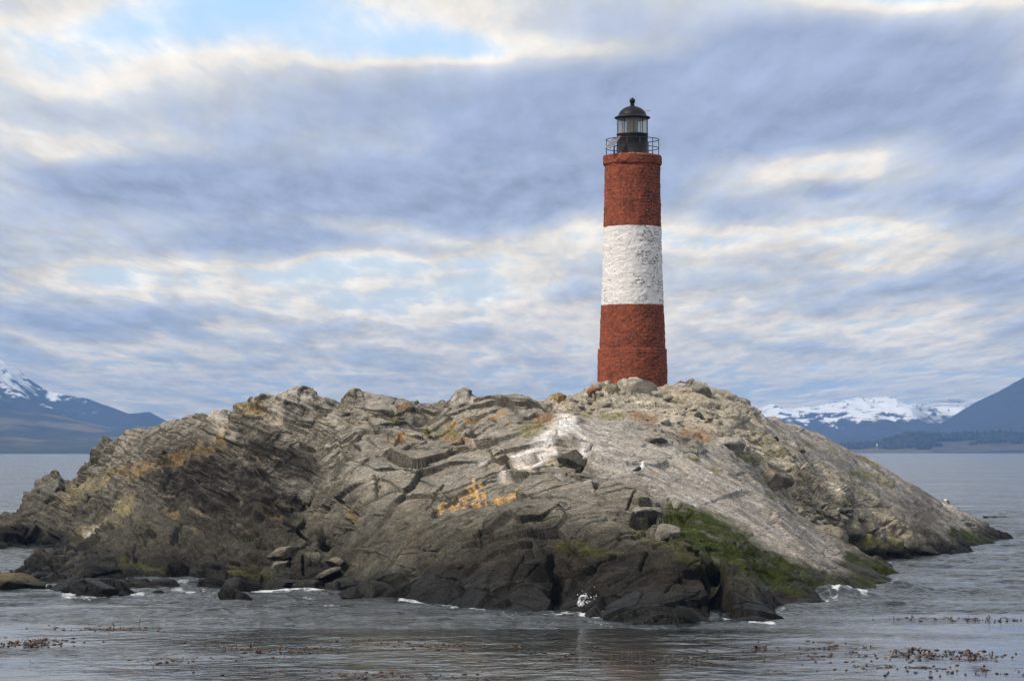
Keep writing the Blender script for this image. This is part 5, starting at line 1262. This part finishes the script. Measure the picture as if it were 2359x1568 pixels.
# cloud masses placed by bearing and elevation (degrees scaled to the survey grid)
Xd = g.math('MULTIPLY_ADD', az, FPX, 512.0); Yd = g.math('MULTIPLY_ADD', el, -FPX, HOR)
cc = g.node('ShaderNodeCombineXYZ'); g.l.new(Xd, cc.inputs[0]); g.l.new(Yd, cc.inputs[1])
wn = g.noise(qv, 1.3, 5, .55, out='Color')
pc = g.vmath('ADD', cc.outputs[0], g.vmath('MULTIPLY', g.vmath('SUBTRACT', wn, (.5, .5, .5)), (110, 60, 0)))
BLOBS = [ # x, y, rx, ry, weight   (+ thick dark cloud, - thin / clear)
 (225, 18, 190, 40, -.46), (395, 50, 90, 22, -.30), (200, 8, 90, 22, -.10), (60, 12, 90, 20, .22), (820, 6, 80, 22, -.28), (930, 0, 90, 22, -.34), (600, 52, 70, 14, -.26), (490, 60, 70, 14, -.22),
 (70, 75, 150, 40, -.12), (180, 100, 120, 34, -.05), (60, 150, 110, 20, -.10), (60, 165, 60, 10, -.12), (70, 120, 110, 20, .10),
 (380, 110, 160, 34, .20), (460, 190, 160, 32, .34), (330, 195, 200, 26, .30), (120, 195, 160, 26, .26), (360, 235, 110, 16, .22), (260, 245, 90, 12, .22), (560, 190, 80, 30, .20), (500, 150, 60, 14, .12), (620, 100, 160, 50, .22), (780, 80, 170, 60, .26), (920, 90, 120, 60, .26), (760, 130, 120, 30, .22), (980, 150, 90, 40, .22), (940, 205, 60, 20, .16), (730, 215, 50, 16, .16), (640, 170, 60, 40, .16),
 (820, 172, 75, 18, -.32), (770, 182, 40, 14, -.08), (835, 198, 34, 10, .30), (370, 218, 60, 14, -.26), (480, 172, 28, 8, -.26), (540, 235, 120, 18, -.22), (430, 235, 60, 12, -.2),
 (780, 240, 130, 14, -.26), (900, 245, 100, 14, -.2), (250, 275, 120, 14, -.24), (110, 290, 50, 14, -.2), (380, 270, 90, 14, -.22), (480, 265, 90, 14, -.14), (200, 320, 80, 14, .10), (60, 320, 90, 20, .14), (330, 300, 90, 18, -.16), (450, 310, 120, 20, -.14), (920, 285, 110, 14, .14), (860, 265, 60, 8, -.14), (750, 325, 130, 14, -.22), (500, 345, 90, 10, -.2), (160, 370, 40, 6, -.26), (90, 368, 30, 5, -.16), (250, 365, 90, 8, .06), (300, 345, 60, 10, -.06),
 (520, 398, 700, 36, -.24), (300, 300, 400, 30, -.08), (900, 395, 160, 22, -.12), (900, 350, 150, 16, -.1), (1000, 270, 60, 16, .12)]
acc = None
for x, y, rx, ry, wt in BLOBS:
    d = g.vmath('MULTIPLY', g.vmath('SUBTRACT', pc, (x, y, 0)), (1 / rx, 1 / ry, 0))
    L = g.vmath('DOT_PRODUCT', d, d, out=1)
    e = g.math('POWER', 2.71828, g.math('MULTIPLY', L, -1.0))
    acc = g.math('MULTIPLY', e, wt) if acc is None else g.math('MULTIPLY_ADD', e, wt, acc)
front_w = g.maprange(g.math('ABSOLUTE', az), .24, .45, 1.0, 0.0, True)
acc = g.math('MULTIPLY', g.math('MULTIPLY', acc, 1.35), front_w)
t = g.math('ADD', g.math('MULTIPLY', g.math('SUBTRACT', .40, pf1), g.maprange(el, .045, .13, .85, .22)), acc)
acc = t
t = g.math('ADD', g.math('ADD', acc, g.maprange(el, .03, .11, .53, .60)), g.math('ADD', g.math('MULTIPLY', g.math('SUBTRACT', n1, .5), g.maprange(el, .045, .13, 1.5, 1.2)), g.math('MULTIPLY_ADD', g.math('SUBTRACT', big, .5), .35, g.math('MULTIPLY', g.math('SUBTRACT', .2, nb), g.maprange(el, .045, .13, .38, .20)))))
relief = g.math('MULTIPLY', g.math('SUBTRACT', n1, n1b), g.maprange(el, .045, .13, 1.9, 1.3))
S = 10.0
def lin(r_, g_, b_):
    f_ = lambda c: ((c / 255 + .055) / 1.055) ** 2.4 if c > 10 else c / 3294
    return (f_(r_), f_(g_), f_(b_))
cl = g.ramp(t, [(.20, lin(212, 220, 231)), (.36, lin(226, 224, 220)), (.47, lin(222, 218, 212)), (.60, lin(190, 195, 203)), (.78, lin(168, 178, 199)), (1.0, lin(146, 159, 189))])
relief = g.math('ADD', relief, g.math('MULTIPLY', g.math('SUBTRACT', pf2, pf1), g.maprange(el, .045, .13, 1.1, .35)))
cl = g.mix(1.0, cl, g.math('MAXIMUM', g.math('ADD', 1.0, relief), .6), 'MULTIPLY')
# overhead and behind: the same cloud cover
cover = g.maprange(t, -.02, .46, 0.0, 1.0, True)
blue = g.ramp(g.math('MULTIPLY', el, 5.0), [(0.0, lin(172, 192, 220)), (.30, lin(190, 208, 230)), (.6, lin(190, 214, 240)), (.85, lin(172, 207, 244))])
skyc = g.mix(.92, sky.outputs[0], g.mix(1.0, blue, (S, S, S, 1), 'MULTIPLY'))
clS = g.mix(1.0, cl, (S, S, S, 1), 'MULTIPLY')
for nd in g.n:
    if nd.bl_idname == 'ShaderNodeMix': nd.clamp_result = False
fin = g.mix(cover, skyc, clS)
fin = g.mix(1.0, fin, g.ramp(g.math('MULTIPLY', el, 5.0), [(0.0, (1.44, 1.26, .86)), (.25, (1.29, 1.18, .97)), (.6, (1.12, 1.08, 1.0)), (1.0, (1.07, 1.04, .98))]), 'MULTIPLY')
g.l.new(fin, bg.inputs[0])

sun = bpy.data.lights.new('sun', 'SUN'); sun.energy = 2.4; sun.angle = math.radians(10); sun.color = (1.0, .91, .79)
so = bpy.data.objects.new('sun', sun); COL.objects.link(so)
dv = Vector((math.sin(SUN_AZ) * math.cos(SUN_EL), math.cos(SUN_AZ) * math.cos(SUN_EL), math.sin(SUN_EL)))
so.rotation_euler = dv.to_track_quat('Z', 'Y').to_euler(); so.location = dv * 300

# ------------------------------------------------------------------ camera and render
cam = bpy.data.cameras.new('camera'); cam.sensor_width = 36; cam.lens = 36 * FPX / 1024
cam.shift_y = (HOR - 340) / 1024; cam.clip_start = .5; cam.clip_end = 60000
co = bpy.data.objects.new('camera', cam); COL.objects.link(co); co.location = (0, 0, CH); co.rotation_euler = (math.radians(90), 0, 0)
SC.camera = co
SC.render.engine = 'CYCLES'
SC.view_settings.view_transform = 'Standard'; SC.view_settings.look = 'None'; SC.view_settings.gamma = 1; SC.view_settings.exposure = 0.40
cy = SC.cycles
cy.max_bounces = 6; cy.diffuse_bounces = 2; cy.glossy_bounces = 3; cy.transmission_bounces = 4; cy.transparent_max_bounces = 8; cy.volume_bounces = 1
cy.use_denoising = True
try: cy.denoiser = 'OPENIMAGEDENOISE'
except Exception: pass
cy.sample_clamp_indirect = 4
